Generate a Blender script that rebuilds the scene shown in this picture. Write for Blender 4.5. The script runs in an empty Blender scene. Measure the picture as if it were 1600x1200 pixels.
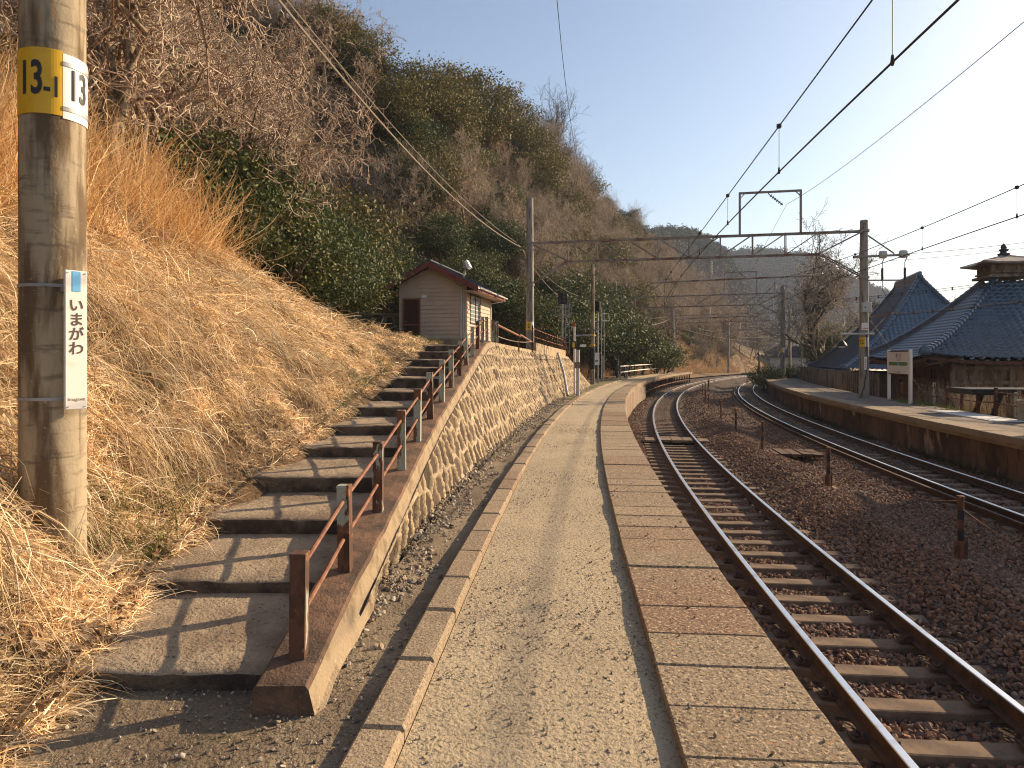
import bpy, bmesh, math, random
import numpy as np
from mathutils import Vector, Matrix
R_ = math.radians
sc = bpy.context.scene
COL = sc.collection
rng = np.random.default_rng(7)

# ------------------------------------------------------------------ frame of the curving line
RC, TH0, X0 = 220.0, 0.064, 1.12
CX, CY = X0 + RC*math.cos(TH0), -RC*math.sin(TH0)
def E(s, o, z=0.0):
    th = TH0 + s/RC
    return Vector((CX-(RC-o)*math.cos(th), CY+(RC-o)*math.sin(th), z))
def En(s, o, z):
    th = TH0 + s/RC
    return np.stack([CX-(RC-o)*np.cos(th), CY+(RC-o)*np.sin(th), z+0*s], -1)
def heading(s): return TH0 + s/RC
def SO(X, Y):
    th = np.arctan2(Y-CY, CX-X); r = np.hypot(X-CX, Y-CY)
    return (th-TH0)*RC, RC-r
def PX(px, d, z=0.0): return Vector(((px-800)/1067.0*d, d, z))

# ------------------------------------------------------------------ noise
def _h(ix, iy, seed):
    n = (ix*374761393 + iy*668265263 + seed*1442695041) & 0xffffffff
    n = ((n ^ (n >> 13))*1274126177) & 0xffffffff
    return ((n ^ (n >> 16)) & 0xffff)/65535.0
def vnoise(x, y, seed=0):
    x = np.asarray(x, float); y = np.asarray(y, float)
    ix = np.floor(x).astype(np.int64); iy = np.floor(y).astype(np.int64)
    fx = x-ix; fy = y-iy; fx = fx*fx*(3-2*fx); fy = fy*fy*(3-2*fy)
    a = _h(ix, iy, seed); b = _h(ix+1, iy, seed); c = _h(ix, iy+1, seed); d = _h(ix+1, iy+1, seed)
    return (a*(1-fx)+b*fx)*(1-fy)+(c*(1-fx)+d*fx)*fy*1.0
def fbm(x, y, seed=0, oct=3):
    t = 0; a = .5
    for k in range(oct):
        t = t+a*(vnoise(x*2**k, y*2**k, seed+k*17)-.5)*2; a *= .5
    return t

# ------------------------------------------------------------------ mesh helpers
def np_mesh(name, V, F, mats, mi=None, col=None, smooth=False):
    """V (n,3); F list of (m,k) int arrays; col (n,3) per vertex"""
    me = bpy.data.meshes.new(name)
    V = np.ascontiguousarray(V, np.float32)
    F = [np.asarray(f, np.int32) for f in F if len(f)]
    me.vertices.add(len(V)); me.vertices.foreach_set('co', V.ravel())
    tot = sum(f.size for f in F); npol = sum(len(f) for f in F)
    me.loops.add(tot); me.loops.foreach_set('vertex_index', np.concatenate([f.ravel() for f in F]))
    me.polygons.add(npol)
    st = []; p = 0
    for f in F:
        st.append(p+np.arange(len(f))*f.shape[1]); p += f.size
    me.polygons.foreach_set('loop_start', np.concatenate(st).astype(np.int32))
    if mi is not None: me.polygons.foreach_set('material_index', np.asarray(mi, np.int32))
    me.polygons.foreach_set('use_smooth', np.full(npol, smooth))
    for m in (mats if isinstance(mats, (list, tuple)) else [mats]): me.materials.append(m)
    me.update(calc_edges=True)
    if col is not None:
        ca = me.color_attributes.new('Col', 'FLOAT_COLOR', 'POINT')
        c = np.ones((len(V), 4), np.float32); c[:, :3] = col
        ca.data.foreach_set('color', c.ravel())
    return me
def link(name, me, parent=None, **kw):
    o = bpy.data.objects.new(name, me); COL.objects.link(o)
    if parent is not None: o.parent = parent
    for k, v in kw.items(): o[k] = v
    return o
def tag(o, label=None, cat=None, group=None, kind=None):
    if label: o['label'] = label
    if cat: o['category'] = cat
    if group: o['group'] = group
    if kind: o['kind'] = kind
    return o
def thing(name, loc, label, cat, group=None, rz=0.0):
    o = bpy.data.objects.new(name, None); COL.objects.link(o)
    o.empty_display_size = .2
    o.location = loc; o.rotation_euler = (0, 0, rz)
    return tag(o, label, cat, group)
def copy_tree(o, parent=None):
    c = o.copy(); COL.objects.link(c); c.parent = parent
    for ch in [x for x in KIDS.get(o.name, [])]: copy_tree(ch, c)
    return c
KIDS = {}

class MB:
    """collects simple solids into one mesh"""
    def __init__(s): s.v = []; s.f = []; s.m = []
    def add(s, vs, fs, m=0):
        b = len(s.v); s.v += [tuple(v) for v in vs]
        s.f += [tuple(i+b for i in f) for f in fs]; s.m += [m]*len(fs); return s
    def box(s, x0, x1, y0, y1, z0, z1, m=0, T=None):
        vs = [Vector((x, y, z)) for z in (z0, z1) for y in (y0, y1) for x in (x0, x1)]
        if T is not None: vs = [T @ v for v in vs]
        return s.add(vs, [(0, 2, 3, 1), (4, 5, 7, 6), (0, 1, 5, 4), (2, 6, 7, 3), (0, 4, 6, 2), (1, 3, 7, 5)], m)
    def bbox(s, x0, x1, y0, y1, z0, z1, bev=.006, m=0, T=None):
        bm = bmesh.new(); bmesh.ops.create_cube(bm, size=1)
        for v in bm.verts: v.co = Vector(((x0+x1)/2+v.co.x*(x1-x0), (y0+y1)/2+v.co.y*(y1-y0), (z0+z1)/2+v.co.z*(z1-z0)))
        bmesh.ops.bevel(bm, geom=bm.edges[:], offset=bev, segments=1, affect='EDGES')
        bm.verts.index_update()
        vs = [T @ v.co if T is not None else v.co.copy() for v in bm.verts]
        fs = [tuple(v.index for v in f.verts) for f in bm.faces]; bm.free()
        return s.add(vs, fs, m)
    def bar(s, a, b, w, h=None, m=0, up=(0, 0, 1)):
        a = Vector(a); b = Vector(b); h = h or w
        d = (b-a).normalized(); u = Vector(up)
        if abs(d.dot(u)) > .98: u = Vector((1, 0, 0))
        r = d.cross(u).normalized(); u = r.cross(d)
        c = [(-w/2, -h/2), (w/2, -h/2), (w/2, h/2), (-w/2, h/2)]
        vs = [a+r*x+u*y for x, y in c]+[b+r*x+u*y for x, y in c]
        return s.add(vs, [(3, 2, 1, 0), (4, 5, 6, 7), (0, 1, 5, 4), (1, 2, 6, 5), (2, 3, 7, 6), (3, 0, 4, 7)], m)
    def angle(s, a, b, w, t=.012, m=0):
        s.bar(a, b, w, t, m); a = Vector(a); b = Vector(b)
        off = Vector((0, 0, -w/2)); return s.bar(a+off, b+off, t, w, m)
    def tube(s, pts, rad, n=8, m=0, caps=True):
        pts = [Vector(p) for p in pts]; k = len(pts)
        rad = rad if isinstance(rad, (list, tuple)) else [rad]*k
        vs = []; pu = None
        for i, p in enumerate(pts):
            d = (pts[min(i+1, k-1)]-pts[max(i-1, 0)]).normalized()
            if pu is None:
                pu = Vector((0, 0, 1)) if abs(d.z) < .9 else Vector((1, 0, 0))
            r = d.cross(pu).normalized(); u = r.cross(d).normalized(); pu = u
            vs += [p+(r*math.cos(2*math.pi*j/n)+u*math.sin(2*math.pi*j/n))*rad[i] for j in range(n)]
        fs = [(i*n+j, i*n+(j+1) % n, (i+1)*n+(j+1) % n, (i+1)*n+j) for i in range(k-1) for j in range(n)]
        if caps: fs += [tuple(reversed(range(n))), tuple(range((k-1)*n, k*n))]
        return s.add(vs, fs, m)
    def lathe(s, c, prof, n=20, m=0, axis=(0, 0, 1)):
        q = Vector((0, 0, 1)).rotation_difference(Vector(axis)); c = Vector(c)
        vs = [c+q @ Vector((r*math.cos(2*math.pi*j/n), r*math.sin(2*math.pi*j/n), z)) for r, z in prof for j in range(n)]
        fs = [(i*n+j, i*n+(j+1) % n, (i+1)*n+(j+1) % n, (i+1)*n+j) for i in range(len(prof)-1) for j in range(n)]
        fs += [tuple(reversed(range(n))), tuple(range((len(prof)-1)*n, len(prof)*n))]
        return s.add(vs, fs, m)
    def prism(s, poly, a, m=0):
        """closed polygon (3d) swept by vector a"""
        a = Vector(a); n = len(poly); p = [Vector(q) for q in poly]
        return s.add(p+[q+a for q in p], [tuple(reversed(range(n))), tuple(range(n, 2*n))]+[(i, (i+1) % n, n+(i+1) % n, n+i) for i in range(n)], m)
    def build(s, name, mats, parent=None, smooth=False, fix=True, **kw):
        me = bpy.data.meshes.new(name); me.from_pydata(s.v, [], s.f)
        for mm in (mats if isinstance(mats, (list, tuple)) else [mats]): me.materials.append(mm)
        me.polygons.foreach_set('material_index', s.m)
        if smooth: me.polygons.foreach_set('use_smooth', [True]*len(s.f))
        if fix:
            bm = bmesh.new(); bm.from_mesh(me); bmesh.ops.recalc_face_normals(bm, faces=bm.faces[:]); bm.to_mesh(me); bm.free()
        me.update()
        if smooth and hasattr(me, 'set_sharp_from_angle'): me.set_sharp_from_angle(angle=R_(40))
        o = link(name, me, parent, **kw)
        if parent is not None: KIDS.setdefault(parent.name, []).append(o)
        return o

def tubes_np(P0, P1, R0, R1, n):
    """independent tapered tubes for every segment"""
    P0 = np.asarray(P0); P1 = np.asarray(P1); d = P1-P0
    d = d/np.maximum(np.linalg.norm(d, axis=1, keepdims=True), 1e-9)
    up = np.where(np.abs(d[:, 2:3]) < .9, np.array([[0, 0, 1.]]), np.array([[1., 0, 0]]))
    r = np.cross(d, up); r /= np.linalg.norm(r, axis=1, keepdims=True); u = np.cross(r, d)
    a = np.arange(n)*2*math.pi/n
    ring = np.cos(a)[None, :, None]*r[:, None, :]+np.sin(a)[None, :, None]*u[:, None, :]
    V = np.concatenate([P0[:, None, :]+ring*np.asarray(R0)[:, None, None], P1[:, None, :]+ring*np.asarray(R1)[:, None, None]], 1)
    N = len(P0); b = (np.arange(N)*2*n)[:, None]; j = np.arange(n)[None, :]; j2 = (j+1) % n
    F = np.stack([b+j, b+j2, b+n+j2, b+n+j], -1).reshape(-1, 4)
    return V.reshape(-1, 3), F

def grid_faces(nu, nv):
    i = np.arange(nu-1)[:, None]; j = np.arange(nv-1)[None, :]
    a = i*nv+j
    return np.stack([a, a+nv, a+nv+1, a+1], -1).reshape(-1, 4)
def strip(name, svals, prof, mats, mi=None, parent=None, jit=None, closed=False, smooth=False, **kw):
    """profile [(o,z)] swept along the line"""
    svals = np.asarray(svals, float); pr = np.asarray(prof, float); n = len(pr)
    V = np.stack([En(svals, pr[k, 0], pr[k, 1]) for k in range(n)], 1)
    if jit is not None: V = V+jit(V)
    F = grid_faces(len(svals), n)
    m = None if mi is None else np.tile(mi, len(svals)-1)
    if closed:
        i = np.arange(len(svals)-1)
        F = np.concatenate([F, np.stack([i*n+n-1, (i+1)*n+n-1, (i+1)*n, i*n], -1)])
        if m is not None: m = np.concatenate([m, np.full(len(i), mi[0])])
    me = np_mesh(name, V.reshape(-1, 3), [F], mats, m, smooth=smooth)
    o = link(name, me, parent, **kw)
    if parent is not None: KIDS.setdefault(parent.name, []).append(o)
    return o

# ------------------------------------------------------------------ materials
def M(name, base, layers=(), rough=.85, bump=(), metallic=0.0, attr=False, spec=.4, sub=0, coord='Object', rvar=None):
    m = bpy.data.materials.new(name); m.use_nodes = True
    nt = m.node_tree; N = nt.nodes; L = nt.links; N.clear()
    out = N.new('ShaderNodeOutputMaterial'); bs = N.new('ShaderNodeBsdfPrincipled')
    L.new(bs.outputs[0], out.inputs[0])
    bs.inputs['Roughness'].default_value = rough; bs.inputs['Metallic'].default_value = metallic
    bs.inputs['Specular IOR Level'].default_value = spec
    tc = N.new('ShaderNodeTexCoord').outputs[coord]
    def tex(scale, stretch=None, kind='noise', det=4):
        src = tc
        if stretch:
            mp = N.new('ShaderNodeMapping'); mp.inputs['Scale'].default_value = stretch; L.new(tc, mp.inputs[0]); src = mp.outputs[0]
        if kind == 'noise':
            t = N.new('ShaderNodeTexNoise'); t.inputs['Detail'].default_value = det; t.inputs['Roughness'].default_value = .6; o = t.outputs['Fac']
        else:
            t = N.new('ShaderNodeTexVoronoi'); o = t.outputs['Distance']
            if kind == 'cell': o = t.outputs['Color']
        t.inputs['Scale'].default_value = scale; L.new(src, t.inputs['Vector']); return o
    if attr:
        a = N.new('ShaderNodeAttribute'); a.attribute_name = 'Col'; cur = a.outputs['Color']
    else:
        c = N.new('ShaderNodeRGB'); c.outputs[0].default_value = (*base, 1); cur = c.outputs[0]
    for l in layers:
        mr = N.new('ShaderNodeMapRange'); mr.interpolation_type = 'SMOOTHSTEP'
        L.new(tex(l['s'], l.get('st'), l.get('k', 'noise'), l.get('d', 4)), mr.inputs[0])
        mr.inputs[1].default_value = l.get('lo', .4); mr.inputs[2].default_value = l.get('hi', .65)
        mr.inputs[3].default_value = 0; mr.inputs[4].default_value = l.get('a', 1)
        mx = N.new('ShaderNodeMix'); mx.data_type = 'RGBA'; mx.blend_type = l.get('b', 'MIX')
        L.new(mr.outputs[0], mx.inputs[0]); L.new(cur, mx.inputs[6]); mx.inputs[7].default_value = (*l['c'], 1)
        cur = mx.outputs[2]
    L.new(cur, bs.inputs['Base Color'])
    if rvar:
        mr = N.new('ShaderNodeMapRange'); L.new(tex(rvar[0]), mr.inputs[0]); mr.inputs[1].default_value = .35; mr.inputs[2].default_value = .65
        mr.inputs[3].default_value = rvar[1]; mr.inputs[4].default_value = rvar[2]; L.new(mr.outputs[0], bs.inputs['Roughness'])
    prev = None
    for b in bump:
        bp = N.new('ShaderNodeBump'); bp.inputs['Strength'].default_value = b[1]; bp.inputs['Distance'].default_value = b[2]
        L.new(tex(b[0], b[4] if len(b) > 4 else None, b[3] if len(b) > 3 else 'noise'), bp.inputs['Height'])
        if prev is not None: L.new(prev, bp.inputs['Normal'])
        prev = bp.outputs[0]
    if prev is not None: L.new(prev, bs.inputs['Normal'])
    if sub:
        tr = N.new('ShaderNodeBsdfTranslucent'); L.new(cur, tr.inputs[0]); ms = N.new('ShaderNodeMixShader'); ms.inputs[0].default_value = sub
        L.new(bs.outputs[0], ms.inputs[1]); L.new(tr.outputs[0], ms.inputs[2]); L.new(ms.outputs[0], out.inputs[0])
    return m
mat = {}
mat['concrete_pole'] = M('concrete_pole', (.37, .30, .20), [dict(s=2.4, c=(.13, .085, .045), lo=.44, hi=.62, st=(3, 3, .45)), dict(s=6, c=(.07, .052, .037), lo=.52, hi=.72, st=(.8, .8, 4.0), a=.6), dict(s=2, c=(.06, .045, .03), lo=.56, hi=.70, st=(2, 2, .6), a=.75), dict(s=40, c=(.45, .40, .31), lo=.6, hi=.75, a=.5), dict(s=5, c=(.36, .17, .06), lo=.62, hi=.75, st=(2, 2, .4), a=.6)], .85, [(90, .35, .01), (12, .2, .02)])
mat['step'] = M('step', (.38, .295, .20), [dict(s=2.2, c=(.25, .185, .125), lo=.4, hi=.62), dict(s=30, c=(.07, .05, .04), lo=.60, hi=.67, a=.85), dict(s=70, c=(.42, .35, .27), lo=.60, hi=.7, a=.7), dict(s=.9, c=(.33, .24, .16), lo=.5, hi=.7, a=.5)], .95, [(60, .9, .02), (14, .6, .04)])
mat['stringer'] = M('stringer', (.21, .12, .075), [dict(s=3, c=(.10, .065, .045), lo=.42, hi=.62), dict(s=60, c=(.30, .22, .15), lo=.6, hi=.72, a=.8)], .92, [(80, .6, .02), (14, .5, .03)])
mat['mortar'] = M('mortar', (.42, .33, .21), [dict(s=6, c=(.25, .17, .10), lo=.45, hi=.65), dict(s=50, c=(.5, .42, .3), lo=.58, hi=.7)], .95, [(60, .6, .02)])
mat['stonewall'] = M('stonewall', (1, 1, 1), [dict(s=25, c=(.20, .13, .075), lo=.55, hi=.74, a=.3), dict(s=3, c=(.10, .07, .045), lo=.5, hi=.75, a=.3)], .95, [(45, .7, .03)], attr=True)
mat['dirt'] = M('dirt', (.26, .20, .13), [dict(s=.9, c=(.17, .125, .08), lo=.4, hi=.62), dict(s=30, c=(.10, .08, .06), lo=.55, hi=.68, a=.8), dict(s=75, c=(.42, .37, .30), lo=.6, hi=.7, a=.8), dict(s=1.3, c=(.13, .14, .05), lo=.62, hi=.75, a=.5)], .97, [(50, .7, .03), (14, .5, .04)])
mat['sand'] = M('sand', (.45, .36, .235), [dict(s=.8, c=(.40, .315, .205), lo=.4, hi=.65), dict(s=3.3, c=(.36, .285, .19), lo=.5, hi=.66, a=.6), dict(s=2.1, c=(.27, .24, .13), lo=.64, hi=.8, a=.5), dict(s=38, c=(.15, .12, .085), lo=.55, hi=.64, a=.8), dict(s=110, c=(.5, .42, .29), lo=.55, hi=.7, a=.6)], .97, [(40, .75, .02), (110, .6, .01), (5, .25, .04)])
mat['slab'] = M('slab', (1, 1, 1), [dict(s=2.5, c=(.20, .14, .085), lo=.5, hi=.75, a=.45), dict(s=62, c=(.075, .05, .035), lo=.54, hi=.62, a=.85, d=2), dict(s=48, c=(.55, .42, .27), lo=.56, hi=.63, a=.8, d=2), dict(s=27, c=(.42, .22, .11), lo=.63, hi=.69, a=.7, d=2)], .93, [(58, .9, .014), (20, .4, .015)], attr=True)
mat['kerb'] = M('kerb', (1, 1, 1), [dict(s=70, c=(.10, .07, .05), lo=.54, hi=.63, a=.75, d=2), dict(s=60, c=(.48, .37, .26), lo=.56, hi=.64, a=.7, d=2)], .93, [(65, .8, .012)], attr=True)
mat['rust'] = M('rust', (.17, .065, .03), [dict(s=6, c=(.07, .03, .018), lo=.4, hi=.6), dict(s=20, c=(.30, .12, .045), lo=.58, hi=.72)], .85, [(60, .4, .01)])
mat['rail_post'] = M('rail_post', (.135, .062, .036), [dict(s=5, c=(.07, .035, .022), lo=.42, hi=.6, st=(3, 3, 1)), dict(s=3.4, c=(.36, .38, .31), lo=.53, hi=.56, st=(2.5, 2.5, .8), a=.95), dict(s=14, c=(.34, .13, .045), lo=.6, hi=.7, a=.7)], .8, [(30, .4, .01)])
mat['post_green'] = M('post_green', (.33, .36, .29), [dict(s=4.5, c=(.16, .065, .03), lo=.52, hi=.58, st=(2.5, 2.5, .8)), dict(s=14, c=(.24, .09, .035), lo=.6, hi=.68)], .75, [(30, .4, .01)])
mat['rod'] = M('rod', (.25, .11, .06), [dict(s=9, c=(.16, .06, .03), lo=.45, hi=.62)], .7)
mat['rail_side'] = M('rail_side', (.085, .048, .032), [dict(s=8, c=(.05, .03, .02), lo=.4, hi=.65)], .8, [(60, .3, .01)])
mat['rail_top'] = M('rail_top', (.75, .74, .73), [dict(s=3, c=(.55, .52, .5), lo=.5, hi=.7, st=(1, 1, 1))], .33, metallic=1.0)
mat['sleeper'] = M('sleeper', (.21, .14, .09), [dict(s=3, c=(.12, .08, .055), lo=.42, hi=.62), dict(s=50, c=(.28, .20, .14), lo=.6, hi=.7, a=.6)], .95, [(80, .4, .01)])
mat['ballast_bed'] = M('ballast_bed', (.12, .075, .05), [dict(s=26, c=(.06, .04, .03), lo=.3, hi=.5, k='voronoi'), dict(s=1.2, c=(.085, .055, .04), lo=.4, hi=.65)], .97, [(24, 1.0, .06, 'voronoi')])
mat['ballast_stone'] = M('ballast_stone', (1, 1, 1), [dict(s=30, c=(.05, .035, .028), lo=.55, hi=.75, a=.6)], .95, attr=True)
mat['pebble'] = M('pebble', (1, 1, 1), [], .9, attr=True)
mat['hill'] = M('hill', (1, 1, 1), [dict(s=9, c=(.035, .024, .014), lo=.48, hi=.68, a=.7), dict(s=30, c=(.30, .19, .09), lo=.6, hi=.75, a=.4)], .98, [(14, .9, .12), (45, .8, .05)], attr=True)
mat['grass'] = M('grass', (1, 1, 1), [], .75, attr=True, sub=.25, spec=.3)
mat['leaf'] = M('leaf', (1, 1, 1), [], .55, attr=True, sub=.12, spec=.22)
mat['pine'] = M('pine', (1, 1, 1), [], .8, attr=True, sub=.03, spec=.05)
mat['bark_pale'] = M('bark_pale', (.33, .25, .17), [dict(s=9, c=(.09, .065, .045), lo=.42, hi=.62, st=(2, 2, .6))], .9, [(25, .6, .03)])
mat['bark_dark'] = M('bark_dark', (.13, .098, .072), [dict(s=9, c=(.045, .033, .025), lo=.42, hi=.62, st=(2, 2, .6))], .95, [(20, .7, .04)])
mat['twig_pale'] = M('twig_pale', (.58, .46, .34), [dict(s=2, c=(.25, .155, .11), lo=.4, hi=.6)], .85)
mat['twig_red'] = M('twig_red', (.42, .345, .265), [dict(s=1.2, c=(.28, .215, .16), lo=.4, hi=.6)], .9)
mat['wire'] = M('wire', (.035, .033, .033), [], .6)
mat['cable'] = M('cable', (.24, .20, .16), [], .7)
mat['steel_rust'] = M('steel_rust', (.29, .26, .23), [dict(s=1.6, c=(.17, .09, .06), lo=.45, hi=.62), dict(s=7, c=(.26, .23, .20), lo=.58, hi=.7, a=.7)], .75)
mat['galv'] = M('galv', (.36, .37, .38), [dict(s=6, c=(.24, .24, .24), lo=.45, hi=.65)], .55, metallic=.4)
mat['white_paint'] = M('white_paint', (.78, .74, .68), [dict(s=12, c=(.66, .60, .52), lo=.55, hi=.75, a=.6)], .5)
mat['white'] = M('white', (.8, .79, .77), [], .45)
mat['yellow'] = M('yellow', (.72, .42, .015), [dict(s=8, c=(.6, .33, .01), lo=.5, hi=.7, a=.6)], .45)
mat['ink'] = M('ink', (.025, .022, .022), [], .5)
mat['ink_brown'] = M('ink_brown', (.10, .06, .045), [], .5)
mat['sky_blue'] = M('sky_blue', (.14, .42, .72), [], .5)
mat['sign_green'] = M('sign_green', (.12, .22, .05), [], .5)
mat['red'] = M('red', (.5, .03, .02), [], .4)
mat['black'] = M('black', (.014, .014, .016), [], .5)
mat['box_grey'] = M('box_grey', (.5, .5, .47), [dict(s=5, c=(.4, .38, .34), lo=.5, hi=.7)], .6)
mat['porcelain'] = M('porcelain', (.55, .5, .44), [], .3)
mat['siding'] = M('siding', (.54, .42, .33), [dict(s=1.4, c=(.49, .375, .29), lo=.4, hi=.7), dict(s=60, c=(.36, .26, .19), lo=.55, hi=.75, a=.4)], .75, [(70, .25, .01)])
mat['fascia'] = M('fascia', (.20, .045, .036), [dict(s=6, c=(.15, .04, .035), lo=.5, hi=.7)], .6)
mat['roof_metal'] = M('roof_metal', (.05, .06, .08), [dict(s=4, c=(.035, .04, .05), lo=.4, hi=.65)], .45)
mat['door'] = M('door', (.055, .018, .012), [dict(s=5, c=(.04, .014, .01), lo=.4, hi=.65)], .6)
mat['door_frame'] = M('door_frame', (.20, .072, .025), [], .55)
mat['dark_frame'] = M('dark_frame', (.05, .028, .02), [], .5)
mat['glass'] = M('glass', (.30, .36, .40), [], .05, spec=1.0)
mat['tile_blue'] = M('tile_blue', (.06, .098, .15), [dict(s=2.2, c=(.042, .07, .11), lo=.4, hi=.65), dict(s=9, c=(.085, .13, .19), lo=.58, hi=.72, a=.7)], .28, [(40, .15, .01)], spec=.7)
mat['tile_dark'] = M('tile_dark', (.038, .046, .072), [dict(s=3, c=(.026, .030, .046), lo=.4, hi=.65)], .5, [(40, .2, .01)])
mat['old_wood'] = M('old_wood', (.21, .16, .125), [dict(s=4, c=(.09, .06, .045), lo=.42, hi=.66, st=(1, 1, .25)), dict(s=20, c=(.30, .25, .21), lo=.58, hi=.7, st=(1, 1, .2), a=.6)], .9, [(30, .4, .01, 'noise', (1, 1, .15))])
mat['brown_wood'] = M('brown_wood', (.095, .04, .022), [dict(s=5, c=(.05, .024, .015), lo=.42, hi=.66, st=(1, 1, .3))], .85, [(30, .3, .01)])
mat['plat_wall'] = M('plat_wall', (.17, .10, .062), [dict(s=.9, c=(.07, .04, .028), lo=.4, hi=.6, st=(1, 1, .5)), dict(s=5, c=(.05, .03, .022), lo=.5, hi=.68, st=(2.5, 2.5, .25), a=.85), dict(s=1.3, c=(.36, .27, .19), lo=.60, hi=.68, st=(1.4, 1.4, .6), a=.8)], .95, [(30, .5, .03), (6, .4, .04)])
mat['plat_top'] = M('plat_top', (.22, .17, .13), [dict(s=1.2, c=(.16, .125, .095), lo=.4, hi=.65), dict(s=50, c=(.09, .07, .055), lo=.56, hi=.68, a=.6), dict(s=.8, c=(.14, .16, .05), lo=.66, hi=.78, a=.6)], .96, [(50, .5, .02)])
mat['plat_edge'] = M('plat_edge', (.33, .25, .16), [dict(s=2, c=(.25, .19, .125), lo=.4, hi=.65), dict(s=60, c=(.16, .12, .08), lo=.58, hi=.7, a=.5)], .95, [(60, .4, .012)])
mat['ground'] = M('ground', (.13, .095, .06), [dict(s=.2, c=(.09, .075, .04), lo=.4, hi=.6), dict(s=3, c=(.20, .15, .09), lo=.55, hi=.7, a=.6)], .97, [(8, .5, .05)])
mat['plaster'] = M('plaster', (.5, .46, .40), [dict(s=2, c=(.4, .36, .30), lo=.45, hi=.65)], .85)
mat['riser'] = M('riser', (.14, .105, .075), [dict(s=4, c=(.06, .045, .035), lo=.4, hi=.6), dict(s=30, c=(.17, .13, .095), lo=.6, hi=.72, a=.6)], .97, [(50, .7, .02), (12, .5, .03)])  # darker than the treads: dirt plus the risers' own shade put into the colour
mat['stringer_side'] = M('stringer_side', (.33, .25, .16), [dict(s=6, c=(.21, .15, .09), lo=.45, hi=.65), dict(s=50, c=(.42, .34, .23), lo=.58, hi=.7)], .95, [(60, .6, .02)])
mat['pole_grey'] = M('pole_grey', (.31, .28, .24), [dict(s=3, c=(.14, .115, .09), lo=.42, hi=.68, st=(3, 3, .5)), dict(s=8, c=(.07, .06, .05), lo=.55, hi=.72, st=(.8, .8, 3), a=.6)], .85, [(60, .3, .01)])
# ------------------------------------------------------------------ terrain of the left bank
Q_S = [-12, 2, 3.2, 4.2, 5.2, 8, 12, 16, 20, 26, 29, 36, 40, 44, 50, 60, 80, 100, 130, 200]
Q_O = [-3.25, -3.3, -3.52, -3.92, -4.04, -4.25, -4.6, -5.1, -5.6, -7.6, -10.3, -10.6, -6.4, -5.2, -5.0, -5.0, -5.0, -5.4, -6, -8]
Q_Z = [0, .03, .10, .22, .36, .74, 1.3, 1.88, 1.98, 2.08, 2.2, 2.3, 1.2, .5, .1, 0, -.2, -.6, -.9, -1.1]
I_S = [-12, 16.4, 17, 22, 34, 37.6, 39, 60, 76, 80, 200]
I_Z = [0, 1.9, 1.9, 1.88, 1.66, .2, .0, -.05, -.3, -1.0, -1.1]
K_S = [-12, 12, 20, 34, 44, 55, 65, 85, 100, 120, 135, 150, 180, 200]
K_V = [.88, .95, 1.1, 1.2, 1.2, 1.45, 1.65, 1.6, 1.45, 1.33, 1.08, .5, .2, .1]
def wall_top(s): return np.interp(s, [-5, 17, 24, 34, 37.8, 40], [1.9, 1.93, 1.82, 1.62, .12, 0])
def o_in(s):
    q = np.interp(s, Q_S, Q_O)
    return np.where(s < 16.5, q+.25, np.where(s < 38.5, -2.6-.43*np.interp(s, I_S, I_Z), -2.9))
def hz(X, Y):
    s, o = SO(np.asarray(X, float), np.asarray(Y, float)); return hz_so(s, o, X, Y)
def hz_so(s, o, X, Y):
    q = np.interp(s, Q_S, Q_O); zf = np.interp(s, Q_S, Q_Z); zi = np.interp(s, I_S, I_Z); oi = o_in(s)
    zi = np.where(s < 16.6, zf-.12, zi)
    t = np.clip((oi-o)/np.maximum(oi-q, .05), 0, 1)
    base = zi*(1-t)+zf*t
    u = np.maximum(q-o, 0); k = np.interp(s, K_S, K_V)
    k1 = np.interp(s, [-12, 8.5, 10.5, 12, 13.5, 16, 20, 25, 38, 44, 46], [.95, .93, .78, .60, .44, .25, .07, .0, .4, 1.2, 9])
    kb = np.interp(s, [-12, 6, 9, 12, 20, 36, 44, 46], [.75, .72, .50, .36, .30, .6, 1.2, 9])
    ub = np.interp(s, [-12, 12, 20, 36, 44], [5.5, 6, 8, 4.5, 3])
    k1 = np.minimum(k1, np.where(s > 44, k, 9)); kb = np.minimum(kb, np.where(s > 44, k, 9)); k2 = np.where(s > 44, k, np.interp(s, [24, 34, 44], [1.4, 1.15, 1.2]))*1.16
    cap = np.interp(s, [30, 44, 50], [34, 16, 13.5]); ue = np.where(u < cap, u, cap+(u-cap)*.08)
    z = base+(k1*np.minimum(ue, 3)+kb*np.clip(ue-3, 0, ub-3)+k2*np.maximum(ue-ub, 0))*(1-.2*np.exp(-u/.8))
    amp = np.clip(u/2.5, 0, 1)
    z = z+np.clip(u/.6, 0, 1)*np.clip((30-s)/6, 0, 1)*(.19*fbm(X*1.5, Y*1.5, 301)+.05*fbm(X*4, Y*4, 303))
    z = z+amp*(.45*fbm(X*.45, Y*.45, 3)+.9*np.clip(u/12, 0, 1)*fbm(X*.12, Y*.12, 9))
    return z
def n_hz(X, Y, e=.25):
    gx = (hz(X+e, Y)-hz(X-e, Y))/(2*e); gy = (hz(X, Y+e)-hz(X, Y-e))/(2*e)
    n = np.stack([-gx, -gy, np.ones_like(gx)], -1); return n/np.linalg.norm(n, axis=-1, keepdims=True)

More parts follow.
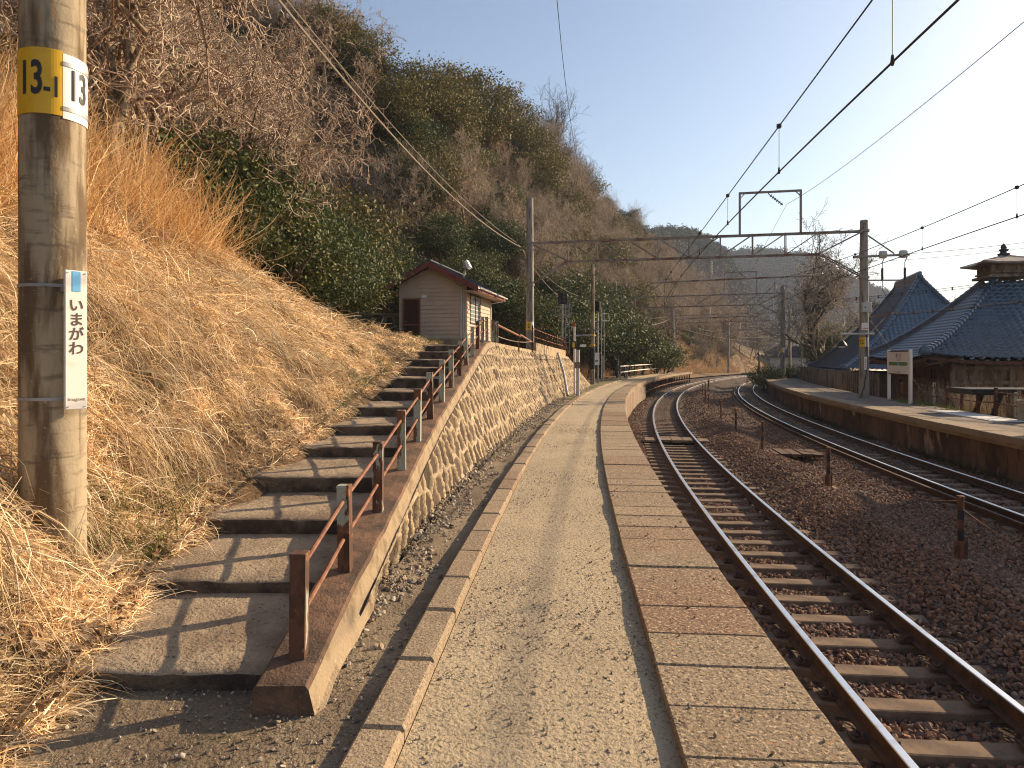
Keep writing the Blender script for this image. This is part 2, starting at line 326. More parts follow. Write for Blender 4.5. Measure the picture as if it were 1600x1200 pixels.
ss = np.concatenate([np.arange(-8, 26, .3), np.arange(26, 60, .8), np.arange(60, 202, 2.5)])
tt = np.concatenate([np.linspace(0, 1, 9)])
uu = np.concatenate([np.arange(.3, 8, .3), np.arange(8, 20, .8), np.arange(20, 62, 3)])
oi = o_in(ss); q = np.interp(ss, Q_S, Q_O)
O = np.concatenate([oi[:, None]+(q-oi)[:, None]*tt[None, :], q[:, None]-uu[None, :]], 1)
S = np.repeat(ss[:, None], O.shape[1], 1)
P = En(S, O, 0.0); X, Y = P[..., 0], P[..., 1]
Z = hz_so(S, O, X, Y); P[..., 2] = Z
U = q[:, None]-O
n1 = fbm(X*.3, Y*.3, 21); n2 = fbm(X*1.3, Y*1.3, 5)
straw = np.clip(1.3-np.maximum(U-np.interp(S, [0, 10, 13, 26], [5.5, 4.2, 3.0, 3.0])-n1*1.2, 0)*.8, 0, 1)*np.clip((28-S)/4, 0, 1)
farstraw = np.clip(1-np.maximum(U-3.5-n1*3, 0)*.3, 0, 1)*np.clip((S-48)/15, 0, 1)
litter = np.array([.14, .095, .055]); st = np.array([.165, .10, .05]); gr = np.array([.07, .08, .025]); fs = np.array([.28, .165, .08])
C = litter+(st-litter)*straw[..., None]
C = C+(fs-C)*farstraw[..., None]*.85
g = np.clip((fbm(X*.5, Y*.5, 77)-.12)*4, 0, 1)*.5
C = C+(gr-C)*g[..., None]*(1-.6*straw[..., None])
C = C*(1+.25*n2[..., None])
me = np_mesh('hillside', P.reshape(-1, 3), [grid_faces(*O.shape)[:, ::-1]], mat['hill'], col=C.reshape(-1, 3), smooth=True)
tag(link('hillside', me), kind='structure')

# ------------------------------------------------------------------ ground sheet
g = MB(); Rg = 1500
g.add([(-Rg, -300, -1.5), (Rg, -300, -1.5), (Rg, 2200, -1.5), (-Rg, 2200, -1.5)], [(0, 1, 2, 3)])
tag(g.build('ground', mat['ground']), kind='structure')

# ------------------------------------------------------------------ track bed
def zb(o):
    o = np.asarray(o, float)
    z = -1.17+.25*np.exp(-((o-3.45)/.72)**2)-.06*np.exp(-((o-4.7)/.35)**2)+.06*np.exp(-((o-.25)/.3)**2)-.045*((o > .55) & (o < 2.35))
    return np.where(o < -.4, -1.2, z)
def bedmesh(name, sv, ov, amp, **kw):
    S, O = np.meshgrid(sv, ov, indexing='ij'); Z = zb(O)+amp*fbm(S*6, O*6, 31, 2)+.05*fbm(S*.7, O*.7, 37)
    P = En(S, O, 0.0); P[..., 2] = Z
    me = np_mesh(name, P.reshape(-1, 3), [grid_faces(*S.shape)[:, ::-1]], mat['ballast_bed'], smooth=True)
    return link(name, me, **kw)
tag(bedmesh('track_bed', np.concatenate([np.arange(-5, 26, .1), np.arange(26, 80, .5)]), np.arange(-.05, 8.5, .1), .035), kind='structure')
tag(bedmesh('track_bed', np.arange(80, 203, 2.), np.arange(-4.5, 11, .5), .03), kind='structure')

# ballast stones
def ico():
    bm = bmesh.new(); bmesh.ops.create_icosphere(bm, subdivisions=1, radius=1)
    bm.verts.index_update(); v = np.array([x.co[:] for x in bm.verts]); f = np.array([[x.index for x in y.verts] for y in bm.faces]); bm.free(); return v, f
IV, IF = ico()
def octa():
    v = np.array([(1, 0, 0), (-1, 0, 0), (0, 1, 0), (0, -1, 0), (0, 0, 1), (0, 0, -1)], float)
    return v, np.array([(0, 2, 4), (2, 1, 4), (1, 3, 4), (3, 0, 4), (2, 0, 5), (1, 2, 5), (3, 1, 5), (0, 3, 5)])
OV, OF = octa()
def rand_rot(n):
    q = rng.normal(size=(n, 4)); q /= np.linalg.norm(q, axis=1, keepdims=True)
    w, x, y, z = q.T
    return np.stack([1-2*(y*y+z*z), 2*(x*y-w*z), 2*(x*z+w*y), 2*(x*y+w*z), 1-2*(x*x+z*z), 2*(y*z-w*x), 2*(x*z-w*y), 2*(y*z+w*x), 1-2*(x*x+y*y)], 1).reshape(n, 3, 3)
def stones(name, P, size, cols, mt, base=None, flat=.5, **kw):
    bv, bf = base or (IV, IF); n = len(P); k = len(bv)
    V = bv[None]*(1+.28*rng.normal(size=(n, k, 1)).clip(-1.5, 1.5))*np.array([1, .8, flat])[None, None]*np.asarray(size).reshape(-1, 1, 1)
    V = np.einsum('nij,nkj->nki', rand_rot(n), V)+P[:, None]
    F = (bf[None]+(np.arange(n)*k)[:, None, None]).reshape(-1, 3)
    me = np_mesh(name, V.reshape(-1, 3), [F], mt, col=np.repeat(cols, k, 0))
    o = link(name, me, **kw); o['kind'] = 'stuff'; return o
def scatter_so(n, s0, s1, o0, o1, lim=.80, pw=1.0):
    s = s0+(s1-s0)*rng.random(n)**pw; o = o0+(o1-o0)*rng.random(n); P = En(s, o, 0.0)
    k = P[:, 0] < lim*P[:, 1]+.4
    return s[k], o[k], P[k]
def bcol(n):
    a = np.array([[.205, .108, .066], [.25, .14, .088], [.135, .072, .046], [.28, .17, .105], [.155, .105, .08]])
    return a[rng.integers(0, 5, n)]*(.75+.5*rng.random((n, 1)))
Ps = []; sz = []
for n, s0, s1, o0, o1, b in [(52000, .8, 13, .02, 6.2, .031), (26000, 13, 28, .02, 6.0, .030), (9000, 6, 24, 6.0, 8.3, .026), (9000, 28, 55, .02, 8.0, .045)]:
    s, o, P = scatter_so(n, s0, s1, o0, o1)
    # keep the stones down between the rails' feet
    k = np.ones(len(s), bool)
    for r in (1.05, 2.18, 6.1, 7.23): k &= np.abs(o-r) > .085
    for oc, s0_ in ((1.62, 1.3), (6.67, 5.5)):
        ph = np.abs((s-s0_+.3) % .6-.3); k &= ~((ph < .125) & (np.abs(o-oc) < .98) & (rng.random(len(s)) < .95))
    s, o, P = s[k], o[k], P[k]
    P[:, 2] = zb(o)+.05*fbm(s*.7, o*.7, 37)+rng.random(len(s))*.02-.004
    Ps.append(P); sz.append(b*(.65+.75*rng.random(len(P))))
P = np.concatenate(Ps); stones('ballast', P, np.concatenate(sz), bcol(len(P)), mat['ballast_stone'], label='rusty brown ballast stones between and beside the rails', category='ballast')

# ------------------------------------------------------------------ rails and sleepers
RP = [(-.06, -.15), (-.06, -.138), (-.012, -.122), (-.009, -.045), (-.032, -.036), (-.032, -.006), (-.026, 0), (.026, 0), (.032, -.006), (.032, -.036), (.009, -.045), (.012, -.122), (.06, -.138), (.06, -.15)]
RMI = [0, 0, 0, 0, 0, 1, 1, 1, 0, 0, 0, 0, 0]
ZR = -.98
rail_s = np.concatenate([np.arange(-5, 40, .5), np.arange(40, 200, 1.5)])
def rail(oc, parent, name='rail', dz=0, s=rail_s, mi=RMI, **kw):
    return strip(name, s, [(oc+a, ZR+dz+b) for a, b in RP], [mat['rail_side'], mat['rail_top']], mi, parent, **kw)
def sleeper_mesh(hw=1.02):
    m = MB(); xs = [-hw, -.80, -.32, .32, .80, hw]; zs = [0, 0, -.035, -.035, 0, 0]; w = .105
    sec = lambda x, z: [(x, -w-.02, -.17), (x, -w, z-.008), (x, -w+.012, z), (x, w-.012, z), (x, w, z-.008), (x, w+.02, -.17)]
    vs = []
    for x, z in zip(xs, zs): vs += sec(x, z)
    fs = [(i*6+j, i*6+(j+1) % 6, (i+1)*6+(j+1) % 6, (i+1)*6+j) for i in range(5) for j in range(6)]
    fs += [tuple(range(5, -1, -1)), tuple(range(30, 36))]
    m.add(vs, fs); o = m.build('tmp', mat['sleeper']); me = o.data; bpy.data.objects.remove(o); return me
SLM = sleeper_mesh()
cl = MB()
ring = [(math.cos(a)*.03, math.sin(a)*.03, .03+.010*math.sin(a*2)) for a in np.linspace(.4, 5.9, 10)]
cl.tube([(.035, .02, .0)]+ring+[(-.05, -.02, .012)], .011, 6); cl.box(-.05, .05, -.06, .06, -.01, .012)
o_ = cl.build('tmp', mat['rail_side']); CLM = o_.data; bpy.data.objects.remove(o_)
def track(oc, label, s_first):
    t = thing('railway_track', (0, 0, 0), label, 'railway track', 'railway tracks')
    rail(oc-.565, t); rail(oc+.565, t)
    k = 0; s = s_first; far = MB()
    while s < 120:
        p = E(s, oc, ZR-.145); T = Matrix.Translation(p) @ Matrix.Rotation(-heading(s), 4, 'Z')
        if k < 96:
            so = link('sleeper', SLM, t); so.matrix_local = T
            if k < 15 and oc < 4:
                for a in (-.565-.10, -.565+.10, .565-.10, .565+.10):
                    c = link('rail_clip', CLM, so); c.location = (a, 0, .008); c.rotation_euler = (0, 0, math.pi/2 if a*abs(a) > 0 else -math.pi/2)
        else: far.box(-1.02, 1.02, -.11, .11, -.15, 0, T=T)
        k += 1; s += .6
    fo = far.build('sleeper', mat['sleeper'], t); fo['kind'] = 'stuff'
    return t
track(1.62, 'near railway track curving right along the gravel platform edge', 1.3)
t2 = track(6.67, 'far railway track curving past the stained wall of the right platform', 5.5)
rail(5.83, t2, 'guard_rail', -.03, mi=[0]*13)

# crossing boards of the near track and pit boards
cb = thing('track_crossing', E(22.3, 1.62, ZR-.04), 'short board crossing laid between the rails of the near track', 'crossing', rz=-heading(22.3))
for i, (a, b) in enumerate(((-.52, -.18), (-.17, .17), (.18, .52))):
    MB().bbox(a, b, -.42, .42, -.09, .0, .01).build('board', mat['sleeper'], cb)
for a, b in ((-1.0, -.66), (.66, 1.0)): MB().bbox(a, b, -.4, .4, -.09, -.02, .01).build('board', mat['sleeper'], cb)
cv = thing('culvert_cover', E(19.5, 4.5, -1.02), 'dark plank culvert cover between the two tracks behind a rusty marker post', 'culvert cover', rz=-heading(19.5))
for i in range(5): MB().bbox(-.7+i*.28, -.45+i*.28, -.55, .55, -.05, .02+.01*(i % 2), .008).build('plank', mat['brown_wood'], cv)

# ------------------------------------------------------------------ near platform
sp = np.concatenate([np.arange(-5, 30, .25), np.arange(30, 79.5, .75)])
def jitz(a, f=2.0, seed=3): return lambda V: np.stack([0*V[..., 0], 0*V[..., 0], a*fbm(V[..., 0]*f, V[..., 1]*f, seed)], -1)
plat = strip('platform', sp, [(-1.74, 0), (-1.5, .0), (-1.2, .004), (-.9, .0), (-.6, -.01), (-.6, -.3)], mat['sand'], jit=jitz(.018), kind='structure')
sg = np.concatenate([np.arange(-6, 38.5, .25)])
dv = np.linspace(0, 1, 9)
# dirt strip between kerb and wall / in front of the steps
S, T_ = np.meshgrid(sg, dv, indexing='ij')
left = np.where(sg < 3.0, -9.0, np.where(sg < 4.2, -9+(sg-3)/1.2*6.3, -2.35))
O = -1.9+(left[:, None]+1.9)*T_
P = En(S, O, 0.0); P[..., 2] = -.012+.03*fbm(P[..., 0]*1.5, P[..., 1]*1.5, 8)+.045*np.clip((-O-2.1)/.35, 0, 1)*(S > 3.8)
me = np_mesh('path', P.reshape(-1, 3), [grid_faces(*S.shape)[:, ::-1]], mat['dirt'], smooth=True); tag(link('path', me), kind='structure')
sg2 = np.arange(38, 79.5, .75)
strip('path', sg2, [(-1.9, -.012), (-2.4, .0), (-3.2, -.02)], M('mossy', (.22, .18, .10), [dict(s=1.2, c=(.13, .15, .035), lo=.42, hi=.6), dict(s=30, c=(.12, .09, .06), lo=.55, hi=.7, a=.7)], .97, [(30, .6, .03)]), kind='structure')

slab_pal = np.array([[.31, .235, .15], [.33, .25, .16], [.245, .15, .09], [.23, .14, .085], [.29, .215, .135], [.30, .22, .14], [.26, .175, .11]])
def bevel_blocks(name, s0, s1, L, o0, o1, z0, z1, pal, mt, gap=.012, bev=.014, parent=None, phase=0.0, jz=.006, seq=None):
    Vs = []; Fs = []; Cs = []; b = 0; s = s0+phase; i = 0
    pj = rng.integers(0, len(pal))
    while s < s1:
        l = L*(.95+.1*rng.random()); a, c = s+gap/2, s+l-gap/2
        if rng.random() < .45: pj = rng.integers(0, len(pal))
        if seq is not None:
            for (u0, u1, ix) in seq:
                if u0 <= s+l/2 < u1: pj = ix
        dz = jz*(rng.random()-.5)*2
        n = 4
        si = [a, a+bev]+[a+(c-a)*k/n for k in range(1, n)]+[c-bev, c]
        oj = [o0, o0+bev]+[o0+(o1-o0)*k/3 for k in (1, 2)]+[o1-bev, o1]
        SS, OO = np.meshgrid(si, oj, indexing='ij')
        P = En(SS, OO, 0.0); zz = np.full(SS.shape, z1+dz); zz[0, :] -= bev; zz[-1, :] -= bev; zz[1:-1, 0] -= bev; zz[1:-1, -1] -= bev
        zz += .004*fbm(P[..., 0]*9, P[..., 1]*9, 12)
        P[..., 2] = zz
        nu, nv = SS.shape; top = P.reshape(-1, 3)
        edge = [(0, j) for j in range(nv)]+[(k, nv-1) for k in range(1, nu)]+[(nu-1, j) for j in range(nv-2, -1, -1)]+[(k, 0) for k in range(nu-2, 0, -1)]
        ei = np.array([k*nv+j for k, j in edge]); low = top[ei].copy(); low[:, 2] = z0
        m = len(ei); k = np.arange(m); k2 = (k+1) % m
        F = np.concatenate([grid_faces(nu, nv)[:, ::-1], np.stack([ei[k], ei[k2], len(top)+k2, len(top)+k], -1)])
        Vs.append(np.concatenate([top, low])); Fs.append(F+b); b += len(top)+m
        Cs.append(np.tile(pal[pj]*(.88+.24*rng.random()), (len(top)+m, 1)))
        s += l; i += 1
    me = np_mesh(name, np.concatenate(Vs), [np.concatenate(Fs)], mt, col=np.concatenate(Cs))
    o = link(name, me, parent); KIDS.setdefault(parent.name if parent else '', []).append(o); return o
bevel_blocks('edge_paving', -3, 76, .40, -.65, 0.0, -.16, .045, slab_pal, mat['slab'], parent=plat, gap=.007, bev=.006, seq=[(0, 3.1, 4), (3.1, 3.55, 0), (3.55, 4.0, 2), (4.0, 4.45, 3), (4.45, 4.8, 6), (4.8, 5.3, 0), (5.3, 6.1, 6), (6.1, 8.5, 5)])
strip('joint_bed', sp[:-16], [(-.645, -.1), (-.645, .036), (-.005, .036), (-.005, -.1)], mat['mortar'], parent=plat)
bevel_blocks('kerb', -3, 74, .62, -1.93, -1.745, -.2, .06, slab_pal[[0, 1, 4, 5, 6]], mat['kerb'], bev=.014, parent=plat, jz=.01)
# masonry face under the edge, open trestle farther on
bevel_blocks('side_wall', -5, 47, .9, -.34, -.06, -1.3, -.165, np.array([[.30, .22, .15], [.26, .19, .13], [.22, .15, .10]]), mat['kerb'], parent=plat, bev=.02)
tr = MB()
for s in np.arange(47.5, 78.5, 1.1):
    for o in (-.12, -1.6): tr.bar(E(s, o, -1.4), E(s, o, -.17), .09)
    tr.bar(E(s, -.12, -.25), E(s, -1.7, -.25), .08)
for a in np.arange(47.5, 77, 2.2):
    for z in (-.24, -.75): tr.bar(E(a, -.12, z), E(a+2.2, -.12, z), .07)
tr.build('trestle', mat['rust'], plat)
strip('deck_edge', np.arange(76, 79.6, .5), [(-1.74, -.02), (-1.74, .045), (0, .045), (0, -.16), (-1.74, -.16)], mat['kerb'] if 0 else mat['plat_edge'], parent=plat)

# pebbles
def pcol(n):
    a = np.array([[.30, .25, .19], [.20, .165, .125], [.40, .33, .24], [.15, .12, .09], [.32, .23, .14], [.46, .40, .32]])
    return a[rng.integers(0, 6, n)]*(.8+.4*rng.random((n, 1)))
def pebbles(name, n, s0, s1, o0, o1, zf, size, label, pw=1.6, flt=None):
    s, o, P = scatter_so(n, s0, s1, o0, o1, pw=pw)
    if flt is not None:
        k = flt(s, o, P); s, o, P = s[k], o[k], P[k]
    P[:, 2] = zf(s, o, P)
    return stones(name, P, size*(.45+1.3*rng.random(len(P))**4), pcol(len(P)), mat['pebble'], label=label, category='gravel')
zpath = lambda s, o, P: .0+.03*fbm(P[:, 0]*1.5, P[:, 1]*1.5, 8)+.045*np.clip((-o-2.1)/.35, 0, 1)*(s > 3.8)-.008
pebbles('gravel', 12000, 3.5, 26, -2.52, -1.94, zpath, .018, 'grey gravel along the foot of the stone wall', pw=1.5,
        flt=lambda s, o, P: rng.random(len(s)) < np.where(o < -2.16+.08*np.sin(s*3), .85, .06))
pebbles('gravel', 4200, 1.6, 3.4, -5, -1.94, zpath, .0085, 'small stones strewn over the dark ground before the steps', pw=1)
pebbles('gravel', 15000, 1.8, 16, -1.72, -.66, lambda s, o, P: .003+0*s, .0058, 'fine grit scattered over the sandy platform', pw=1.8,
        flt=lambda s, o, P: rng.random(len(s)) < .35+.9*(fbm(P[:, 0]*.9, P[:, 1]*.9, 41) > .02))
pebbles('gravel', 500, 1.6, 9, -.64, -.02, lambda s, o, P: .05+0*s, .007, 'few loose stones lying on the edge paving', pw=1)

# ------------------------------------------------------------------ right platform
s_r = np.concatenate([np.arange(2, 40, .5), np.arange(40, 66, 1.0)])
ZP = -.17
p2 = strip('platform', s_r, [(8.85, ZP), (9.5, ZP+.004), (10.9, ZP), (11.0, ZP-.5), (11.0, -1.45)], mat['plat_top'], kind='structure')
bevel_blocks('edge_paving', 2, 65.5, .9, 8.22, 8.86, ZP-.14, ZP+.012, np.array([[.33, .25, .16], [.30, .22, .14], [.27, .20, .13]]), mat['kerb'], parent=p2, bev=.012, gap=.008)
strip('ledge', s_r, [(8.30, ZP-.14), (8.30, ZP-.24), (8.36, ZP-.26)], mat['plat_edge'], parent=p2)
strip('side_wall', np.arange(2, 66, .25), [(8.36, ZP-.14), (8.37, -.55), (8.40, -.9), (8.36, -1.5)], mat['plat_wall'], parent=p2, jit=jitz(.02, 3))
# square end of the platform
e = MB(); a, b = E(65.4, 8.3, 0), E(65.4, 11, 0); e.add([(a.x, a.y, -1.5), (b.x, b.y, -1.5), (b.x, b.y, ZP), (a.x, a.y, ZP)], [(0, 1, 2, 3)]); e.build('end_wall', mat['plat_wall'], p2)

# ------------------------------------------------------------------ the steps
D = [3.2, 4.23, 5.3, 6.3, 7.48, 8.57, 9.79, 11.1, 12.2, 13.3, 14.4, 15.5, 16.6]
ZS = [.09, .18, .31, .463, .586, .715, .862, 1.02, 1.207, 1.375, 1.536, 1.71, 1.88]
def postx(d): return np.interp(d, [2, 3.2, 7.07, 8.1, 9.1, 10.1, 11.1, 12.1, 13.1, 14.1, 15.1, 16.1, 17.2], [-1.0, -1.0, -1.0, -.985, -.95, -.91, -.87, -.825, -.775, -.72, -.665, -.60, -.53])
def strz(d): return np.interp(d, [2.6, 3.2, 4.1, 5.05, 6.1, 7.07, 9.1, 11.1, 13.1, 14.1, 15.1, 16.1, 17.2], [.07, .15, .28, .40, .53, .66, .95, 1.25, 1.575, 1.735, 1.89, 1.957, 1.95])
st = thing('staircase', (-1.7, 3.2, 0), 'worn concrete steps climbing from the platform to the hut', 'stairs')
st_inv = Matrix.Translation((1.7, -3.2, 0))
def rough_step(x0, x1, x2, x3, y0, y1, z0, z1, seed):
    # tread (with worn lip) and riser as one displaced sheet
    nu = 60; v = [(-.0, z0)]; prof = [(y0+.02, z0-.12), (y0+.012, z0+.3*(z1-z0)), (y0+.004, z0+.75*(z1-z0)), (y0+.006, z1-.018), (y0+.03, z1-.003)]+[(y0+.03+(y1-y0)*t, z1) for t in (.15, .3, .45, .6, .75, .9, 1.03)]
    V = []
    for i in range(nu):
        f = i/(nu-1)
        for y, z in prof:
            g = (y-y0)/(y1-y0); xa = x0+(x2-x0)*g; xb = x1+(x3-x1)*g
            V.append((xa+(xb-xa)*f, y, z))
    V = np.array(V); lip = np.exp(-((V[:, 1]-y0-.01)/.03)**2)
    V[:, 1] += (.006*fbm(V[:, 0]*5, V[:, 2]*4, seed)+.020*np.minimum(fbm(V[:, 0]*19, V[:, 2]*9, seed+1, 2)+.15, 0)*-1.6)*np.clip(lip+.3, 0, 1)
    V[:, 2] += .010*fbm(V[:, 0]*3, V[:, 1]*3, seed+2)+.006*fbm(V[:, 0]*12, V[:, 1]*12, seed+4)-.02*lip*np.clip(fbm(V[:, 0]*6, V[:, 1], seed+3), 0, 1)
    return V, grid_faces(nu, len(prof))[:, ::-1]
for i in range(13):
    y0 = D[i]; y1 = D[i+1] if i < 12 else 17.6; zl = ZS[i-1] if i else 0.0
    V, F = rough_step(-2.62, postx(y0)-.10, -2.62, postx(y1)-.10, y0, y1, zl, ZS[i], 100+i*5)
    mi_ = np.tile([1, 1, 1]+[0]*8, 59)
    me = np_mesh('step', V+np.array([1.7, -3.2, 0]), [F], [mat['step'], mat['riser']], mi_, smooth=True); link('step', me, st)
# stringer beside the steps
dd = np.concatenate([[2.98, 3.0], np.arange(3.1, 17.35, .15)])
V = []
for d in dd:
    c = postx(d); z = strz(d); h = .10 if d > 3.05 else .06
    V += [(c-.14, d, z-.30), (c-.135, d, z-.015), (c-.12, d, z), (c+.0, d, z+.003), (c+.095, d, z), (c+.11, d, z-.02), (c+.135, d, z-.13), (c+.16, d, min(z-.14, .02) if d < 4.2 else z-.15)]
V = np.array(V); V[:, 2] += .008*fbm(V[:, 0]*6, V[:, 1]*6, 55); V[:, 0] += .012*fbm(V[:, 1]*4, V[:, 2]*4, 56)
V[:8, 2] = np.minimum(V[:8, 2], .12); 
nf = grid_faces(len(dd), 8); mi = np.tile([0, 0, 0, 0, 0, 1, 1], len(dd)-1)
me = np_mesh('stringer', V+np.array([1.7, -3.2, 0]), [nf[:, ::-1], np.array([[7, 6, 1, 0], [6, 5, 2, 1], [5, 4, 3, 2]])], [mat['stringer'], mat['stringer_side']], np.concatenate([mi, [0, 0, 0]]), smooth=False)
link('stringer', me, st)
# rough kerb on the grass side of the lower steps
lk = MB(); 
lk.bar(st_inv @ Vector((-2.38, 3.62, .14)), st_inv @ Vector((-2.50, 4.26, .25)), .13, .16)
lk.build('side_kerb', mat['mortar'], st)

# handrail
hr = thing('handrail', (-1.0, 3.2, 0), 'rusty low handrail with peeling green posts beside the steps', 'handrail')
hi = Matrix.Translation((1.0, -3.2, 0)); tops = []
for i in range(14):
    d = 3.2+1.0*i-(.1 if 0 < i < 3 else 0); x = float(postx(d)); z = float(strz(d)); h = float(np.interp(i, [0, 1, 3, 5, 13], [.48, .50, .525, .55, .57]))
    rot = Matrix.Translation((x, d, z)) @ Matrix.Rotation(R_([2, -3, 1, 4, -2][i % 5]), 4, 'Z') @ Matrix.Rotation(R_([.6, -.8, .3, -.5][i % 4]), 4, 'Y')
    pm = MB(); w = .036; T = hi @ rot
    # channel section: web and two lips, capped
    pm.box(-w, w, -w, -w+.012, -.06, h, T=T); pm.box(-w, -w+.012, -w+.012, w, -.06, h, T=T); pm.box(w-.012, w, -w+.012, w, -.06, h, T=T); pm.bbox(-w-.003, w+.003, -w-.003, w+.003, h-.006, h+.012, .004, T=T)
    pm.build('post', mat['rail_post'] if i in (0, 1, 2, 5, 8, 11) else mat['post_green'], hr)
    tops.append([hi @ rot @ Vector((0, 0, h-.075)), hi @ rot @ Vector((0, 0, h-.30))])
for i in range(13):
    for k in (0, 1):
        a, b = tops[i][k], tops[i+1][k]; mid = (a+b)/2+Vector((0, 0, -.006*((i*3+k) % 3)))
        MB().tube([a, mid, b], .0125, 8).build('rail', mat['rod'], hr, smooth=True)

# ------------------------------------------------------------------ stone retaining wall
def cells(u, v, seed):
    """leaning diamond lattice of stones: distance to the joint, stone id"""
    a = .33; rowh = .36
    j0 = np.floor(v/rowh).astype(int); best = np.full(u.shape, 9.); sec = np.full(u.shape, 9.); bid = np.zeros(u.shape, int); bx = np.zeros(u.shape); bz = np.zeros(u.shape)
    for dj in (-1, 0, 1, 2):
        j = j0+dj; off = (j % 2)*.5
        i0 = np.floor(u/a-off).astype(int)
        for di in (-1, 0, 1, 2):
            i = i0+di
            cx = (i+off+.5)*a+(_h(i, j, seed)-.5)*.21; cz = (j+.5)*rowh+(_h(i, j, seed+1)-.5)*.20
            dx = (u-cx); dz = (v-cz); d = np.abs(dx+.25*dz)*1.05+np.abs(dz)*.95
            d = .6*d+.4*np.hypot(dx, dz)*1.2-.03*(_h(i, j, seed+2)-.5)
            up = d < best
            sec = np.where(up, best, np.minimum(sec, d)); bid = np.where(up, (i*7919+j*104729) & 0xffff, bid)
            bx = np.where(up, dx, bx); bz = np.where(up, dz, bz); best = np.where(up, d, best)
    return sec-best, bid, bx, bz
sw = np.concatenate([np.arange(3.7, 14, .022), np.arange(14, 38.2, .04)])
nv = 78
s1 = np.repeat(sw[:, None], nv, 1)
base = En(sw, np.interp(sw, [3.7, 4.2, 6, 38], [-2.30, -2.36, -2.45, -2.50]), 0.0)
Yb = base[:, 1]
topx = np.where(Yb < 17.15, postx(Yb)+.155, 0); topz = np.where(Yb < 17.15, strz(Yb)-.13, 0)
wt = wall_top(sw); tw = En(sw, -2.5-.43*wt, 0.0)
bl = np.clip((sw-16.2)/1.2, 0, 1)
TX = np.where(Yb < 17.0, topx, tw[:, 0]); TY = np.where(Yb < 17.0, Yb, tw[:, 1]); TZ = np.where(Yb < 17.0, topz, wt)
# keep the top line going smoothly past the end of the steps
TOP = np.stack([TX, TY, TZ], -1); BOT = np.stack([base[:, 0], base[:, 1], base[:, 2]-.06], -1)
TOP[:, 2] = np.maximum(TOP[:, 2], .02)
f = np.linspace(0, 1, nv)[None, :, None]
P = BOT[:, None]*(1-f)+TOP[:, None]*f
hgt = np.linalg.norm(TOP-BOT, axis=1)
vv = f[..., 0]*hgt[:, None]
lean = s1+.10*vv
ed, cid, bx, bz = cells(lean, vv, 5)
jw = .041+.026*fbm(lean*3, vv*3, 61)+.018*fbm(lean*11, vv*11, 62)
stone = np.clip((ed-jw)/.03, 0, 1)
nrm = np.stack([np.full(len(sw), .92), np.full(len(sw), -.12), np.full(len(sw), .37)], -1)
tiltx = (_h(cid, cid*3, 9)-.5)*.42; tiltz = (_h(cid, cid*5, 11)-.5)*.35
disp = .032*np.exp(-(ed/(jw+.001))**2*1.1)+stone*(-.004+tiltx*bx*.5+tiltz*bz*.5+.020*(_h(cid, cid, 3)-.5)+.018*fbm(lean*9, vv*9, 63))
disp += .02*fbm(lean*14, vv*14, 64)*(1-stone)
edge_f = np.clip(np.minimum(f[..., 0]*hgt[:, None], 9)/.1, 0, 1)*np.clip((1-f[..., 0])*hgt[:, None]/.08, 0, 1)
P = P+nrm[:, None]*(disp*edge_f)[..., None]
r1 = _h(cid, cid*7, 21)[..., None]
sc_ = np.array([.062, .037, .021])*(.65+.8*r1)+np.array([.02, .02, .02])*r1
mc = np.array([.60, .465, .30])*(.82+.35*fbm(lean*4, vv*4, 66)[..., None]-.25*np.clip(fbm(lean*.7, vv*.25, 68), 0, 1)[..., None])
Cw = sc_*stone[..., None]+mc*(1-stone[..., None])
rw = thing('stone_retaining_wall', (0, 10, 0), 'battered stone wall with raised pale mortar joints beside the steps', 'retaining wall')
me = np_mesh('masonry', P.reshape(-1, 3)-np.array([0, 10, 0]), [grid_faces(*s1.shape)], mat['stonewall'], col=Cw.reshape(-1, 3), smooth=True)
link('masonry', me, rw)
# coping
cp = MB()
ks = np.where(Yb >= 16.9)[0][::6]
pts = [TOP[i] for i in ks]
for a, b in zip(pts[:-1], pts[1:]):
    a = Vector(a); b = Vector(b); cp.prism([a+Vector((.03, 0, -.10)), a+Vector((.03, 0, .02)), a+Vector((-.35, 0, .02)), a+Vector((-.35, 0, -.10))], b-a)
o = cp.build('coping', mat['mortar'], rw); o.location = (0, -10, 0)
# drain pipe lying down the wall
dpipe = MB(); a = E(30.5, -3.16, 1.78); b = E(27.6, -2.38, .03)
dpipe.tube([a, (Vector(a)+Vector(b))/2+Vector((.05, 0, .03)), b], .055, 10)
tag(dpipe.build('drain_pipe', mat['galv'], smooth=True), 'grey drain pipe running down the face of the stone wall', 'pipe')
# ------------------------------------------------------------------ text
def text_mesh(txt, size, spacing=1.0, bold=0.0, narrow=1.0):
    cu = bpy.data.curves.new('txt', 'FONT'); cu.body = txt; cu.size = size; cu.align_x = 'CENTER'; cu.align_y = 'CENTER'; cu.space_line = spacing; cu.offset = bold; cu.resolution_u = 6
    o = bpy.data.objects.new('txt', cu); COL.objects.link(o)
    dg = bpy.context.evaluated_depsgraph_get(); dg.update()
    me = bpy.data.meshes.new_from_object(o.evaluated_get(dg)); bpy.data.objects.remove(o)
    for v in me.vertices: v.co.x *= narrow
    return me
def text_on(parent, txt, size, T, mt, name='lettering', **kw):
    """flat lettering; T maps the text plane (x right, y up, z out) to parent space"""
    me = text_mesh(txt, size, **kw); me.transform(T); me.materials.clear(); me.materials.append(mt)
    o = link(name, me, parent); KIDS.setdefault(parent.name, []).append(o); return o
UP = Matrix.Rotation(math.pi/2, 4, 'X')          # text plane -> faces -Y
